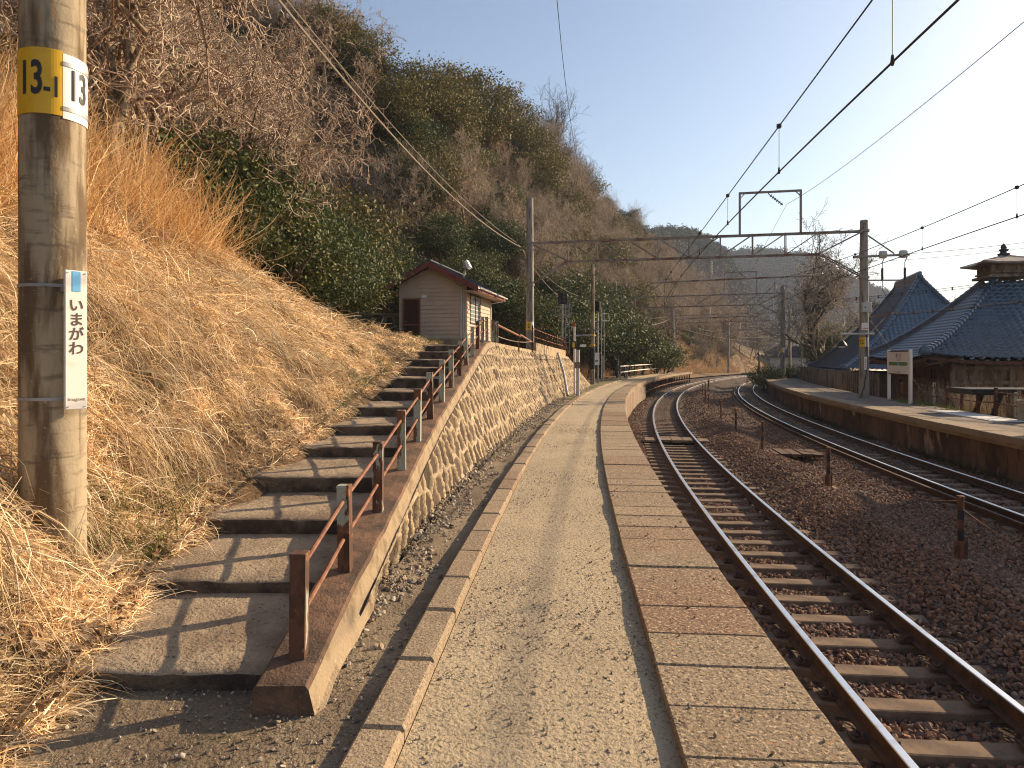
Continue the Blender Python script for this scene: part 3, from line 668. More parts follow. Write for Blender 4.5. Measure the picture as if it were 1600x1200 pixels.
def text_round(parent, txt, size, r, z, ang, mt, bold=0.0, narrow=.8, name='lettering'):
    me = text_mesh(txt, size, bold=bold, narrow=narrow)
    bm = bmesh.new(); bm.from_mesh(me)
    xs = [v.co.x for v in bm.verts]; x = min(xs)
    while x < max(xs):
        bmesh.ops.bisect_plane(bm, geom=bm.verts[:]+bm.edges[:]+bm.faces[:], plane_co=(x, 0, 0), plane_no=(1, 0, 0)); x += size*.06
    bmesh.ops.triangulate(bm, faces=bm.faces[:])
    for v in bm.verts:
        a = ang+v.co.x/r; v.co = Vector((math.sin(a)*r, -math.cos(a)*r, z+v.co.y))
    bm.to_mesh(me); bm.free(); me.materials.clear(); me.materials.append(mt)
    o = link(name, me, parent); KIDS.setdefault(parent.name, []).append(o); return o
def wrap_plate(parent, name, r, a0, a1, z0, z1, mt, t=.003):
    n = max(4, int((a1-a0)/.08)); m = MB(); vs = []
    for i in range(n+1):
        a = a0+(a1-a0)*i/n
        for rr in (r, r+t):
            for z in (z0, z1): vs.append((math.sin(a)*rr, -math.cos(a)*rr, z))
    fs = []
    for i in range(n):
        b, c = i*4, i*4+4
        fs += [(b+2, c+2, c+3, b+3), (b, b+1, c+1, c), (b+1, b+3, c+3, c+1), (b, c, c+2, b+2)]
    fs += [(0, 2, 3, 1), (n*4, n*4+1, n*4+3, n*4+2)]
    m.add(vs, fs); return m.build(name, mt, parent)
def pole_mesh(r0, r1, h, n=28, m=0):
    mb = MB(); k = 14; mb.lathe((0, 0, 0), [(r0+(r1-r0)*i/k, h*i/k) for i in range(k+1)]+[(r1*.8, h+.02)], n); return mb

# ------------------------------------------------------------------ near concrete pole at the left
NP = PX(83, 4.0); npz = -.05
pole = thing('concrete_pole', (NP.x, NP.y, npz), 'weathered concrete line pole with yellow 13-1 band in the dry grass', 'pole')
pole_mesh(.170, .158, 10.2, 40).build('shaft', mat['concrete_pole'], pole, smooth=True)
va = math.atan2(-(-NP.x), NP.y)         # angle facing the camera
FA = math.atan2(0-NP.x, NP.y)           # sin,-cos convention: camera lies at +x
r = .1675; z0, z1 = 2.93-npz, 3.30-npz
wrap_plate(pole, 'number_plate', r, FA-1.62, FA+.27, z0, z1, mat['yellow'])
wrap_plate(pole, 'number_plate', r+.001, FA+.275, FA+2.2, z0-.012, z1-.012, mat['white'])
for z in (z0+.045, z1-.07): wrap_plate(pole, 'steel_band', r+.005, FA+.275, FA+2.2, z-.012, z+.012, mat['galv'])
text_round(pole, '13', .26, r+.006, (z0+z1)/2+.005, FA-.68, mat['ink'], bold=.006, narrow=.56)
text_round(pole, '-1', .16, r+.006, (z0+z1)/2-.035, FA-.02, mat['ink'], bold=.004, narrow=.66)
text_round(pole, '13', .24, r+.008, (z0+z1)/2-.005, FA+.80, mat['ink'], bold=.006, narrow=.56)
for z in (1.955, 1.31): wrap_plate(pole, 'steel_band', .1700, FA-1.8, FA+1.3, z-npz, z+.018-npz, mat['galv'])
wrap_plate(pole, 'patch', .1695, FA+.28, FA+.75, 1.38-npz, 1.80-npz, M('old_paper', (.32, .33, .34), [dict(s=20, c=(.22, .22, .22), lo=.5, hi=.7)], .7), t=.002)
# station name board strapped to it
sb = thing('name_board', (NP.x+.200, NP.y-.108, 0), 'narrow white station name board with a blue mark strapped to the concrete pole', 'sign', rz=R_(57))
b = MB().bbox(-.058, .058, -.010, .010, 1.26, 2.05, .003, T=None).build('board', mat['white_paint'], sb)
MB().box(-.022, .022, -.0125, -.011, 1.93, 2.045).build('blue_mark', mat['sky_blue'], sb)
text_on(sb, 'い\nま\nが\nわ', .082, Matrix.Translation((0, -.0125, 1.725)) @ UP, mat['ink_brown'], spacing=1.0, bold=.0012)
text_on(sb, 'Imagawa', .027, Matrix.Translation((0, -.0125, 1.318)) @ UP, mat['ink_brown'])
bo = MB()
for x in (-.045, .045):
    for z in (1.275, 2.035): bo.lathe((x, -.0125, z), [(.004, 0), (.004, .003)], 8, axis=(0, -1, 0))
bo.build('screw', mat['galv'], sb)
MB().box(-.05, .03, .0105, .06, 1.93, 1.96).box(-.05, .03, .0105, .06, 1.31, 1.34).build('bracket', mat['galv'], sb)

# ------------------------------------------------------------------ hut
HA = .2
hut = thing('hut', (PX(623.5, 30.2).x, 30.35, 2.42), 'small beige clapboard hut with a maroon gable above the steps', 'hut', rz=-HA)
W, L, H, RG = 3.08, 4.6, 2.42, 3.22      # width, length, eave height, ridge height of the wall
def board_wall(p0, dirv, nrm, w, htop, bh=.185, holes=()):
    """lap boards: htop(x) gives the wall height"""
    m = MB(); z = 0.0; nx = 24
    while z < RG:
        zt = min(z+bh, RG)
        for i in range(nx):
            xa, xb = w*i/nx, w*(i+1)/nx
            za, zbb = min(zt, htop(xa)), min(zt, htop(xb))
            if za <= z+.001 and zbb <= z+.001: continue
            xm = (xa+xb)/2
            if any(h[0] < xm < h[1] and h[2] < z+bh/2 < h[3] for h in holes): continue
            la, lb = max(za, z), max(zbb, z)
            q = lambda x, y, z_: Vector(p0)+Vector(dirv)*x+Vector(nrm)*y+Vector((0, 0, z_))
            m.add([q(xa, .04, z), q(xb, .04, z), q(xb, .006, lb), q(xa, .006, la), q(xa, .0, z), q(xb, .0, z)], [(0, 1, 2, 3), (4, 5, 1, 0)])
        z += bh
    return m
gab = lambda x: H+(RG-H)*(1-abs(x-W/2)/(W/2))
flat = lambda x: H
w_ = board_wall((0, 0, 0), (1, 0, 0), (0, -1, 0), W, gab)
for args in (((W, 0, 0), (0, 1, 0), (1, 0, 0), L, flat), ((0, L, 0), (0, -1, 0), (-1, 0, 0), L, flat), ((W, L, 0), (-1, 0, 0), (0, 1, 0), W, gab)):
    x = board_wall(*args); w_.add(x.v, x.f)
w_.box(.01, W-.01, .01, L-.01, 0, H)
for x, y in ((-.02, -.03), (W-.06, -.03)): w_.box(x, x+.08, y, y+.06, 0, H-.01)
w_.build('wall', mat['siding'], hut)
OV, FO, BO = .64, .55, .35; sl = (RG-H)/(W/2)
ym, yM = -FO, L+BO
def roof_z(x): return RG+.08-sl*abs(x-W/2)
rf = MB()
for sg_ in (-1, 1):
    xe = W/2+sg_*(W/2+OV)
    rf.prism([(W/2, ym, roof_z(W/2)), (xe, ym, roof_z(xe)), (xe, ym, roof_z(xe)+.07), (W/2, ym, roof_z(W/2)+.07)], (0, yM-ym, 0))
    for k in range(9):
        y = ym+.25+k*.62; rf.bar((W/2, y, roof_z(W/2)+.085), (xe, y, roof_z(xe)+.085), .03, .03)
rf.box(W/2-.09, W/2+.09, ym-.02, yM+.02, roof_z(W/2)+.06, roof_z(W/2)+.11)
rfo = rf.build('roof', mat['roof_metal'], hut)
fa = MB()
for y in (ym-.03, yM):
    for sg_ in (-1, 1):
        xe = W/2+sg_*(W/2+OV+.03)
        fa.prism([(W/2, y, roof_z(W/2)-.20), (xe, y, roof_z(xe)-.20), (xe, y, roof_z(xe)+.035), (W/2, y, roof_z(W/2)+.035)], (0, .03, 0))
for sg_ in (-1, 1):
    xe = W/2+sg_*(W/2+OV); fa.box(min(xe, xe+sg_*.03), max(xe, xe+sg_*.03), ym, yM, roof_z(xe)-.18, roof_z(xe)+.02)
fa.build('fascia', mat['fascia'], hut)
so_ = MB()
for sg_ in (-1, 1):
    xe = W/2+sg_*(W/2+OV); xi = W/2+sg_*(W/2)
    so_.prism([(xi, ym, roof_z(xe)-.12), (xe, ym, roof_z(xe)-.15), (xe, ym, roof_z(xe)-.17), (xi, ym, roof_z(xe)-.14)], (0, yM-ym, 0))
so_.build('soffit', mat['siding'], hut)
dx0, dx1, dz = .17, .98, 1.72
fr = MB(); fr.box(dx0, dx0+.07, -.08, .0, 0, dz).box(dx1-.07, dx1, -.08, .0, 0, dz).box(dx0, dx1, -.08, .0, dz, dz+.06).box(dx0+.07, dx1-.07, -.075, 0, .58, .66)
fo = fr.build('door_frame', mat['door_frame'], hut)
do = MB().box(dx0+.07, dx1-.07, -.058, .0, .02, .58).box(dx0+.07, dx1-.07, -.058, 0, .66, dz).build('door', mat['door'], hut)
MB().box(dx0+.10, dx0+.20, -.105, -.08, .76, .78).box(dx0+.10, dx0+.125, -.105, -.055, .76, .78).lathe((dx0+.13, -.07, .61), [(.018, 0), (.018, .03)], 10, axis=(0, -1, 0)).build('handle', mat['galv'], do)
pl = MB().box(1.05, 1.27, -.06, -.025, 1.80, 1.91).build('name_plate', mat['white'], hut)
wi = MB(); wy0, wy1, wz0, wz1 = .55, 2.25, .72, 1.95
wi.box(W+.0, W+.05, wy0-.06, wy0, wz0-.06, wz1+.06).box(W, W+.05, wy1, wy1+.06, wz0-.06, wz1+.06).box(W, W+.05, wy0, wy1, wz0-.06, wz0).box(W, W+.05, wy0, wy1, wz1, wz1+.06).box(W, W+.055, (wy0+wy1)/2-.04, (wy0+wy1)/2+.04, wz0, wz1)
wo = wi.build('window', mat['dark_frame'], hut)
MB().box(W+.015, W+.03, wy0, wy1, wz0, wz1).build('pane', mat['glass'], wo)
gx = W+OV+.09; gz = roof_z(W+OV)-.02
gt = MB()
for a0, a1 in [(k*math.pi/8, (k+1)*math.pi/8) for k in range(8, 16)]:
    q = lambda a, y, r_: (gx+math.cos(a)*r_, y, gz+math.sin(a)*r_)
    gt.add([q(a0, ym-.05, .06), q(a1, ym-.05, .06), q(a1, yM+.05, .06), q(a0, yM+.05, .06)], [(0, 1, 2, 3)])
gt.tube([(gx, yM-.5, gz-.06), (gx-.12, yM-.5, gz-.2), (W+.06, yM-.55, gz-.3), (W+.06, L-.1, 0)], .035, 8)
gt.build('gutter', mat['white_paint'], hut)
cd = MB(); cd.tube([(W-.12, -.05, 0), (W-.12, -.05, 2.15), (W-.10, -.15, 2.45), (W-.02, -.35, 2.9)], .022, 8).tube([(W-.24, -.05, 0), (W-.24, -.05, 1.2), (W-.22, -.05, 2.25)], .045, 8)
cd.build('conduit', mat['box_grey'], hut)
cd2 = MB(); cd2.tube([(W-.05+.32*math.sin(a), -.62, 2.55+.32*math.cos(a)) for a in np.linspace(-.4, 5.2, 16)], .012, 6); cd2.build('cable_loop', mat['black'], hut)
fl = MB(); fl.bbox(W+.02, W+.22, -.72, -.42, 2.98, 3.22, .01).box(W+.06, W+.12, -.6, -.54, 2.7, 3.0); fo_ = fl.build('floodlight', mat['galv'], hut)
MB().add([(W+.24, -.76, 2.93), (W+.24, -.38, 2.93), (W+.36, -.38, 3.02), (W+.36, -.76, 3.02), (W+.10, -.76, 3.25), (W+.10, -.38, 3.25), (W+.2, -.38, 3.32), (W+.2, -.76, 3.32)], [(0, 1, 2, 3), (4, 7, 6, 5), (0, 4, 5, 1), (1, 5, 6, 2), (2, 6, 7, 3), (3, 7, 4, 0)]).build('lamp_hood', mat['white_paint'], fo_)
# slab in front and stone wall left of the hut
hs = MB(); hs.bbox(-.6, 3.55, -1.5, -.02, -.42, -.03, .02); sl_ = hs.build('concrete_landing', mat['step']); sl_.location = hut.location; sl_.rotation_euler = hut.rotation_euler
tag(sl_, 'concrete slab landing in front of the beige hut door', 'landing')
rw2 = thing('rubble_wall', (-8.4, 31.5, 2.2), 'low mossy rubble wall half hidden between hut and dry slope', 'wall', rz=-.1)
nu, nv = 130, 40
u, v = np.meshgrid(np.linspace(0, 4.4, nu), np.linspace(0, 1.35, nv), indexing='ij')
ed, cid, bx, bz = cells(u*.55, v*.55, 71); stn = np.clip((ed-.035)/.03, 0, 1)
P = np.stack([u, -.25+.12*v-.06*stn*(1+.5*(_h(cid, cid, 3)-.5)), v], -1)
c_ = (np.array([.12, .10, .07])*(.6+.8*_h(cid, cid*7, 21)[..., None]))*stn[..., None]+np.array([.30, .27, .19])*(1-stn[..., None])
link('masonry', np_mesh('masonry', P.reshape(-1, 3), [grid_faces(nu, nv)[:, ::-1]], mat['stonewall'], col=c_.reshape(-1, 3), smooth=True), rw2)
MB().bbox(0, 4.4, -.16, .3, 1.3, 1.42, .02).build('coping', mat['step'], rw2)
wp = MB(); wp.bbox(-.09, .09, -.07, .07, -.3, 1.05, .01); o = wp.build('stake', mat['mortar']); o.location = PX(533, 28.5, 0); o.location.z = float(hz(np.array([o.location.x]), np.array([28.5]))[0])+.0
tag(o, 'short pale concrete stake standing at the top of the dry slope', 'stake')

# ------------------------------------------------------------------ catenary gantries
GZ0, GZ1 = 6.2, 7.15
def gantry(s, lab, ol=-4.8, orr=10.4, zl=1.7, zr=ZP, hl=9.28, hr_=7.6, detail=True, frame=True, numl=None, numr=None):
    A, B = E(s, ol, 0), E(s, orr, 0); wdt = (B-A).length
    rz = math.atan2(B.y-A.y, B.x-A.x)
    g = thing('catenary_gantry', (A.x, A.y, 0), lab, 'gantry', 'catenary gantries over the line', rz)
    n = 28 if detail else 14
    for x, zb_, ht in ((0, zl, hl), (wdt, zr, hr_)):
        m = MB(); h = ht-zb_
        m.lathe((x, 0, zb_-.3), [(.21-.05*i/10, (h+.3)*i/10) for i in range(11)]+[(.12, h+.3+.015)], n); po = m.build('pole', mat['pole_grey'], g, smooth=True)
        nm = numl if x == 0 else numr
        if nm:
            f = math.atan2(-(A.x+math.cos(rz)*x), A.y+math.sin(rz)*x)-0+rz
            zz = 2.9 if x == 0 else 2.05
            hold = bpy.data.objects.new('number_plate', None); 
            pw = wrap_plate(po, 'number_plate', .203, f-.75, f+.65, zz, zz+.42, mat['yellow']); pw.location = (x, 0, 0)
            wo_ = wrap_plate(po, 'number_plate', .203, f+.66, f+1.6, zz, zz+.42, mat['white']); wo_.location = (x, 0, 0)
            tx = text_round(po, nm, .27, .208, zz+.21, f-.1, mat['ink'], bold=.004, narrow=.7); tx.location = (x, 0, 0)
    t = MB(); x0, x1 = .0, wdt; b0, b1 = 1.85, wdt-1.85
    for y in (-.16, .16):
        t.angle((x0, y, GZ1), (x1, y, GZ1), .065); t.angle((b0, y, GZ0), (b1, y, GZ0), .06)
        npan = 8; xs = [b0+(b1-b0)*i/npan for i in range(npan+1)]
        for i, x in enumerate(xs): t.bar((x, y, GZ0), (x, y, GZ1), .036)
        for i in range(npan):
            if i < npan/2: t.bar((xs[i], y, GZ1), (xs[i+1], y, GZ0), .034)
            else: t.bar((xs[i], y, GZ0), (xs[i+1], y, GZ1), .034)
        t.bar((x0, y, GZ1), (b0, y, GZ0), .05); t.bar((x1, y, GZ1), (b1, y, GZ0), .05)
    for x in xs: t.bar((x, -.16, GZ1), (x, .16, GZ1), .04); t.bar((x, -.16, GZ0), (x, .16, GZ0), .04)
    t.build('truss', mat['steel_rust'], g)
    for xa_, xb_ in ((b0, 0), (b1, wdt)):
        br = MB()
        for y in (-.16, .16): br.bar((xa_, y, GZ0), (xb_, y, GZ0-1.1), .05)
        br.bar((xa_, -.16, GZ0-.05), (xa_, .16, GZ0-.05), .04); br.build('brace', mat['steel_rust'], g)
    col_ = MB()
    for x in (0, wdt):
        for z in (GZ1, GZ0-1.1): col_.lathe((x, 0, z-.05), [(.225, 0), (.225, .1)], n)
    col_.build('collar', mat['steel_rust'], g)
    if frame:
        f0, f1, fz = 9.7, 12.3, 9.05
        fm = MB(); fm.bar((f0, 0, GZ1), (f0, 0, fz), .09).bar((f1, 0, GZ1), (f1, 0, fz), .09).bar((f0-.04, 0, fz), (f1+.04, 0, fz), .09)
        fm.bar((f0, 0, fz-.25), (f0+.22, 0, fz-.02), .04).bar((f1, 0, fz-.25), (f1-.22, 0, fz-.02), .04)
        fm.build('wire_frame', mat['steel_rust'], g)
        ins = MB(); a = Vector((f0+1.25, 0, fz-.1)); bnd = Vector((f0+1.85, 0, fz-.62))
        ins.tube([(f0+1.2, 0, fz), a, bnd], .02, 6)
        for k in range(6): ins.lathe(a.lerp(bnd, .15+.15*k), [(.02, -.03), (.075, -.02), (.075, 0), (.02, .03)], 10, axis=(bnd-a))
        ins.build('insulator', mat['wire'], g)
    # hangers: drop tube with a steady beam over each track
    hg = MB()
    if detail:
        hg.tube([(5.7, 0, 5.08), (9, 0, 5.16), (12.7, 0, 5.24)], .045, 8).bar((6.3, 0, 5.1), (5.0, 0, 4.2), .04).bar((11.2, 0, 5.2), (11.2, 0, 4.25), .03).bar((11.2, 0, 4.4), (12.0, 0, 4.15), .03).bar((7.0, 0, 5.1), (6.5, 0, 4.15), .03)
        hg.build('steady_arm', mat['steel_rust'], g)
        ii = MB()
        for x, zt in ((8.45, GZ0), (11.9, GZ0)):
            ii.tube([(x, 0, zt), (x, 0, 5.16)], .014, 6)
            for k in range(8 if x < 10 else 0): ii.lathe((x, 0, zt-.22-.075*k), [(.025, -.03), (.07, -.02), (.07, 0), (.025, .03)], 10)
        for k in range(7): ii.lathe((12.75+.075*k, 0, 5.24+.012*k), [(.02, -.025), (.06, -.015), (.06, 0), (.02, .025)], 8, axis=(1, 0, .1))
        ii.build('insulator', mat['porcelain'], g)
    return g
SG = [32.4, 63, 91, 120, 150]
GL = ['nearest steel lattice gantry carrying the wires behind the hut', 'second lattice gantry beyond the bend in the platforms', 'third lattice gantry farther round the bend', 'fourth lattice gantry small in the distance', 'farthest lattice gantry against the brown hillside']
gantry(SG[0], GL[0], orr=10.1, zl=1.5, numl='12', numr='12')
gantry(SG[1], GL[1], orr=9.6, zl=.0, hl=8.6, hr_=7.75, numr='11')
gantry(SG[2], GL[2], zl=-.6, hl=8.0, hr_=7.9, orr=9.4, numl='10', numr='10')
gantry(SG[3], GL[3], zl=-1, hl=8.0, zr=-1, detail=False, frame=True)
gantry(SG[4], GL[4], zl=-1, hl=8.0, zr=-1, detail=False, frame=False)
# right pole of the first gantry: arm with insulators, cutouts, lamp, notices
G1 = E(SG[0], 10.1, 0); gz = -heading(SG[0])
pa = thing('pole_equipment', (G1.x, G1.y, 0), 'crossarms with round insulators and hanging cutouts on the right gantry pole', 'insulator arm', rz=gz)
for p_, q_, w_ in (((-.5, -.2, 5.98), (1.75, -.2, 6.02), .09), ((.1, -.2, 6.9), (1.15, -.2, 6.08), .05), ((.1, -.2, 4.95), (1.62, -.2, 4.92), .06), ((.15, -.2, 3.35), (1.3, -.2, 3.55), .07), ((.15, -.2, 2.6), (.9, -.2, 3.45), .05)): MB().bar(p_, q_, w_).build('crossarm' if w_ > .055 else 'brace', mat['steel_rust'], pa)
ii = MB()
for x in (.70, 1.50): ii.lathe((x-.16, -.2, 6.05), [(.05, 0), (.16, .03), (.18, .16), (.16, .29), (.05, .32)], 14, axis=(1, 0, 0))
ii.build('insulator', mat['box_grey'], pa)
cu = MB()
for x in (.66, 1.55):
    cu.tube([(x+.12, -.2, 5.95), (x, -.25, 5.7), (x, -.25, 5.45)], .018, 6).tube([(x, -.25, 5.45), (x, -.25, 4.95)], .05, 8).tube([(x, -.25, 4.95), (x+.02, -.25, 4.5), (1.1, -.25, 3.7), (.95, -.25, 3.45)], .014, 6)
cu.build('cutout', mat['wire'], pa)
bx = thing('junction_box', (G1.x, G1.y, 0), 'white metal box strapped to the right gantry pole', 'box', rz=gz)
MB().bbox(-.16, .2, -.42, -.2, 3.55, 3.98, .015).build('body', mat['box_grey'], bx); MB().lathe((-.06, -.425, 3.76), [(.03, 0), (.03, .02)], 10, axis=(0, -1, 0)).build('knob', mat['black'], bx)
lp = thing('platform_lamp', (G1.x, G1.y, 0), 'dark dish lamp on a short arm from the right gantry pole', 'lamp', rz=gz)
MB().tube([(.35, -.22, 2.62), (-1.0, -.22, 2.62)], .05, 8).tube([(-.95, -.22, 2.62), (-.95, -.22, 2.35)], .02, 6).build('arm', mat['box_grey'], lp)
MB().lathe((-.95, -.22, 2.08), [(.22, 0), (.21, .05), (.14, .16), (.05, .26)], 16).build('shade', mat['black'], lp)
MB().lathe((-.95, -.22, 2.02), [(.12, 0), (.15, .06)], 14).build('glass', mat['white'], lp)
nt_ = thing('notice', (G1.x, G1.y, 0), 'white notice with red writing on the right gantry pole', 'notice', rz=gz)
MB().box(-.16, .13, -.235, -.22, 2.78, 3.10).build('sheet', mat['white_paint'], nt_)
nm = MB(); [nm.box(-.12+.06*k, -.085+.06*k, -.2375, -.236, 2.83, 2.87) for k in range(4)]; nm.build('red_print', mat['red'], nt_)
sn = thing('station_name_plate', (G1.x, G1.y, 0), 'small vertical white plate below the number on the right gantry pole', 'sign', rz=gz)
MB().box(-.06, .06, -.245, -.23, 1.05, 1.62).build('plate', mat['white'], sn); mm = MB(); [mm.box(-.02, .02, -.2475, -.246, 1.15+.1*k, 1.21+.1*k) for k in range(4)]; mm.build('lettering', mat['red'], sn)
gw = MB(); a = G1+Vector((.2, -.15, 3.2)); b = E(SG[0]-4.0, 10.3, ZP); b = G1+Vector((1.45, -2.3, ZP)); gw.tube([a, b], .012, 6)
tag(gw.build('guy_wire', mat['cable']), 'slanting guy wire anchored beside the right gantry pole', 'guy wire')
dc = MB(); dc.tube([G1+Vector((0, -.22, 2.6)), G1+Vector((.03, -.24, 1.3)), G1+Vector((-.12, -.24, .3)), G1+Vector((-.3, -.25, ZP))], .018, 6)
tag(dc.build('loose_cable', mat['black']), 'black cable hanging down the right gantry pole to the platform', 'cable')

# ------------------------------------------------------------------ overhead wires
def along(o, zf, s0, s1, n=60, of=None): return [E(s, o+(of(s) if of else 0), zf(s)) for s in np.linspace(s0, s1, n)]
def sagz(top, sag):
    sp_ = [1-0]+[]
    bounds = [1.4]+SG+[180]
    def f(s):
        for a, b in zip(bounds[:-1], bounds[1:]):
            if s <= b:
                t = (s-a)/(b-a); return top-sag*4*t*(1-t)
        return top
    return f
for oc, w1, w2 in ((1.62, 'wires over the near track, dropping steeply into view at top', 'wires over the far track at right'),):
    pass
stag = lambda s: .12*math.sin(s/30*math.pi)
def catenary(oc, labm, labc, s0):
    zm = sagz(5.15, .55); zc = lambda s: 4.10
    t = thing('contact_wire', tuple(E(10, oc, 4.1)), labc, 'overhead wire', 'contact wires'); iv = Matrix.Translation(-E(10, oc, 4.1))
    MB().tube([iv @ p for p in along(oc, zc, s0, 150, 90, stag)], .0105, 6).build('wire', mat['wire'], t)
    t2_ = thing('messenger_wire', tuple(E(10, oc, 5)), labm, 'overhead wire', 'messenger wires'); iv2 = Matrix.Translation(-E(10, oc, 5))
    MB().tube([iv2 @ p for p in along(oc, zm, s0, 150, 120, stag)], .009, 6).build('wire', mat['wire'], t2_)
    for s in [2.4, 6.05, 9.55, 13.2]+list(np.arange(17, 100, 4.6)):
        if s < s0: continue
        a = iv2 @ E(s, oc+stag(s), zm(s)); b = iv2 @ E(s, oc+stag(s), 4.1)
        m = MB(); m.tube([a, b], .0045, 5); m.lathe(a-Vector((0, 0, .035)), [(.008, 0), (.032, .012), (.036, .035), (.032, .06), (.008, .07)], 8)
        m.lathe(b-Vector((0, 0, .03)), [(.012, 0), (.02, .02), (.012, .09)], 6); m.build('dropper', mat['wire'], t2_)
catenary(1.62, 'thin messenger wire with hanging droppers over the near track', 'thick contact wire crossing the sky over the near track', -3)
catenary(6.67, 'messenger wire with droppers over the far track at right', 'contact wire over the far track behind the right gantry pole', -3)
def wire(name, pts, r, mt, label, cat='overhead wire'):
    p0 = pts[len(pts)//2]; m = MB(); m.tube(pts, r, 6); return tag(m.build(name, mt), label, cat)
fz = sagz(8.45, .9)
wire('feeder_wire', along(6.9, fz, -4, 150, 90), .008, mat['wire'], 'thin high feeder wire running to the frame on top of the nearest gantry')
wire('feeder_wire', along(-1.35, sagz(7.2, .1), -4, 92, 60), .006, mat['wire'], 'faint near vertical wire in the middle of the sky meeting the nearest gantry')
tm = sagz(6.95, .75)
wire('telephone_cable', along(-5.15, lambda s: sagz(6.9, .5)(s) if s < SG[0] else sagz(6.75, 1.4)(s), 0.5, 91, 90, lambda s: 0), .021, mat['cable'], 'thick pale cable sloping past the wooded bank to the gantry poles', 'cable')
wire('telephone_cable', along(-5.35, lambda s: sagz(7.1, .25)(s) if s < SG[0] else sagz(7.1, .9)(s), 0.5, 91, 90, lambda s: 0), .011, mat['cable'], 'thin dark cable strung just above the thick pale one', 'cable')
for dz, rr, lb in ((6.05, .010, 'upper power line leading right from the round insulators'), (5.75, .008, 'lower power line leading right from the round insulators')):
    a = G1+Vector((1.7 if dz > 6 else .8, -.6, dz)); b = Vector((22.5 if dz > 6 else 22.0, 11, dz+.25))
    wire('power_line', [a.lerp(b, t)-Vector((0, 0, .5*4*t*(1-t))) for t in np.linspace(0, 1, 16)], rr, mat['wire'], lb, 'power line')
bc = thing('bundled_cable', tuple(G1+Vector((0, 0, 3.4))), 'twisted bundle cable sagging across the blue tiled roofs', 'cable')
pts = [Vector((1.2, -.3, .1)).lerp(Vector((10, -12, 2.0)), t)-Vector((0, 0, 1.6*t*(1-t))) for t in np.linspace(0, 1, 40)]
MB().tube(pts, .016, 6).build('cable', mat['cable'], bc); m = MB()
m.tube([p-Vector((0, 0, .07)) for p in pts], .01, 5)
for p in pts[::2]: m.box(p.x-.02, p.x+.02, p.y-.02, p.y+.02, p.z-.08, p.z+.03)
m.build('hanger', mat['wire'], bc)
bc2 = thing('bundled_cable', tuple(G1+Vector((0, 0, 5.0))), 'spacer cable rising past the cupola of the right hall', 'cable')
pts = [Vector((1.6, 6, -.35)).lerp(Vector((9.5, -6.5, .55)), t)-Vector((0, 0, .9*t*(1-t))) for t in np.linspace(0, 1, 40)]
MB().tube(pts, .012, 6).build('cable', mat['wire'], bc2); m = MB(); m.tube([p-Vector((0, 0, .1)) for p in pts], .01, 5)
for p in pts[::3]: m.box(p.x-.02, p.x+.02, p.y-.02, p.y+.02, p.z-.13, p.z+.03)
m.build('spacer', mat['wire'], bc2)

# ------------------------------------------------------------------ signals and posts beside the left platform
ip = thing('intercom_post', tuple(PX(903, 27.8)), 'slim grey post with red lamp cap and hanging cable box at the path end', 'signal post')
MB().tube([(0, 0, 0), (0, 0, 1.9)], .075, 12).build('lower_post', mat['box_grey'], ip); MB().box(-.15, .09, -.1, -.07, 1.15, 1.4).build('label_plate', mat['old_wood'], ip)
MB().tube([(-.13, .1, .1), (-.13, .1, 2.85)], .045, 10).build('upper_post', mat['white_paint'], ip); MB().lathe((-.13, .1, 2.85), [(.05, 0), (.06, .05), (.05, .12), (.01, .15)], 12).build('red_cap', mat['red'], ip)
MB().bbox(-.22, -.05, 0, .2, 1.95, 2.25, .01).build('striped_box', mat['black'], ip); MB().box(-.225, -.12, -.004, .0, 2.0, 2.2).build('yellow_stripe', mat['yellow'], ip); MB().tube([(-.1, .1, 2.48), (.55, .1, 2.5)], .03, 8).build('arm', mat['galv'], ip)
MB().bbox(.10, .34, .02, .12, 2.02, 2.12, .01).build('camera', mat['white_paint'], ip)
def signal(px, d, z0, zh, label, turn):
    p = PX(px, d, 0); s_ = thing('railway_signal', (p.x, p.y, z0), label, 'signal', 'dark railway signals by the trees', rz=turn)
    h = zh-z0
    MB().tube([(0, 0, -.3), (0, 0, h+.2)], .055, 10).build('mast', mat['galv'], s_)
    lad = MB(); lad.bar((.22, .1, 0), (.22, .1, h-.3), .025).bar((.45, .1, 0), (.45, .1, h-.3), .025)
    for k in range(int(h/.3)-1): lad.bar((.22, .1, .25+.3*k), (.45, .1, .25+.3*k), .02)
    lad.build('ladder', mat['galv'], s_)
    hd = MB(); hd.prism([(-.27, -.12, h-.4), (.27, -.12, h-.4), (.27, -.12, h+.12), (.14, -.12, h+.25), (-.14, -.12, h+.25), (-.27, -.12, h+.12)], (0, .04, 0)); hd.bbox(-.16, .16, -.08, .16, h-.35, h+.15, .02)
    ho = hd.build('head', mat['black'], s_)
    le = MB(); 
    for k in range(3): le.lathe((0, -.125, h-.25+.2*k), [(.06, 0), (.065, .10), (.05, .11)], 12, axis=(0, -1, 0))
    le.build('lens_hood', mat['black'], ho)
    cg = MB(); 
    for a in ((-.4, -.1), (.5, -.1), (.5, .5), (-.4, .5)): cg.bar((a[0], a[1], h-1.0), (a[0], a[1], h-.55), .02)
    for z in (h-1.0, h-.55):
        cg.bar((-.4, -.1, z), (.5, -.1, z), .02).bar((-.4, .5, z), (.5, .5, z), .02).bar((.5, -.1, z), (.5, .5, z), .02).bar((-.4, -.1, z), (-.4, .5, z), .02)
    cg.build('platform_cage', mat['galv'], s_)
    return s_
signal(878.5, 38.5, 1.3, 5.0, 'signal with black hexagonal head on a thin mast behind the rusty fence', .15)
signal(934, 43, .3, 4.9, 'signal with black head turned aside next to the striped pole', -.9)
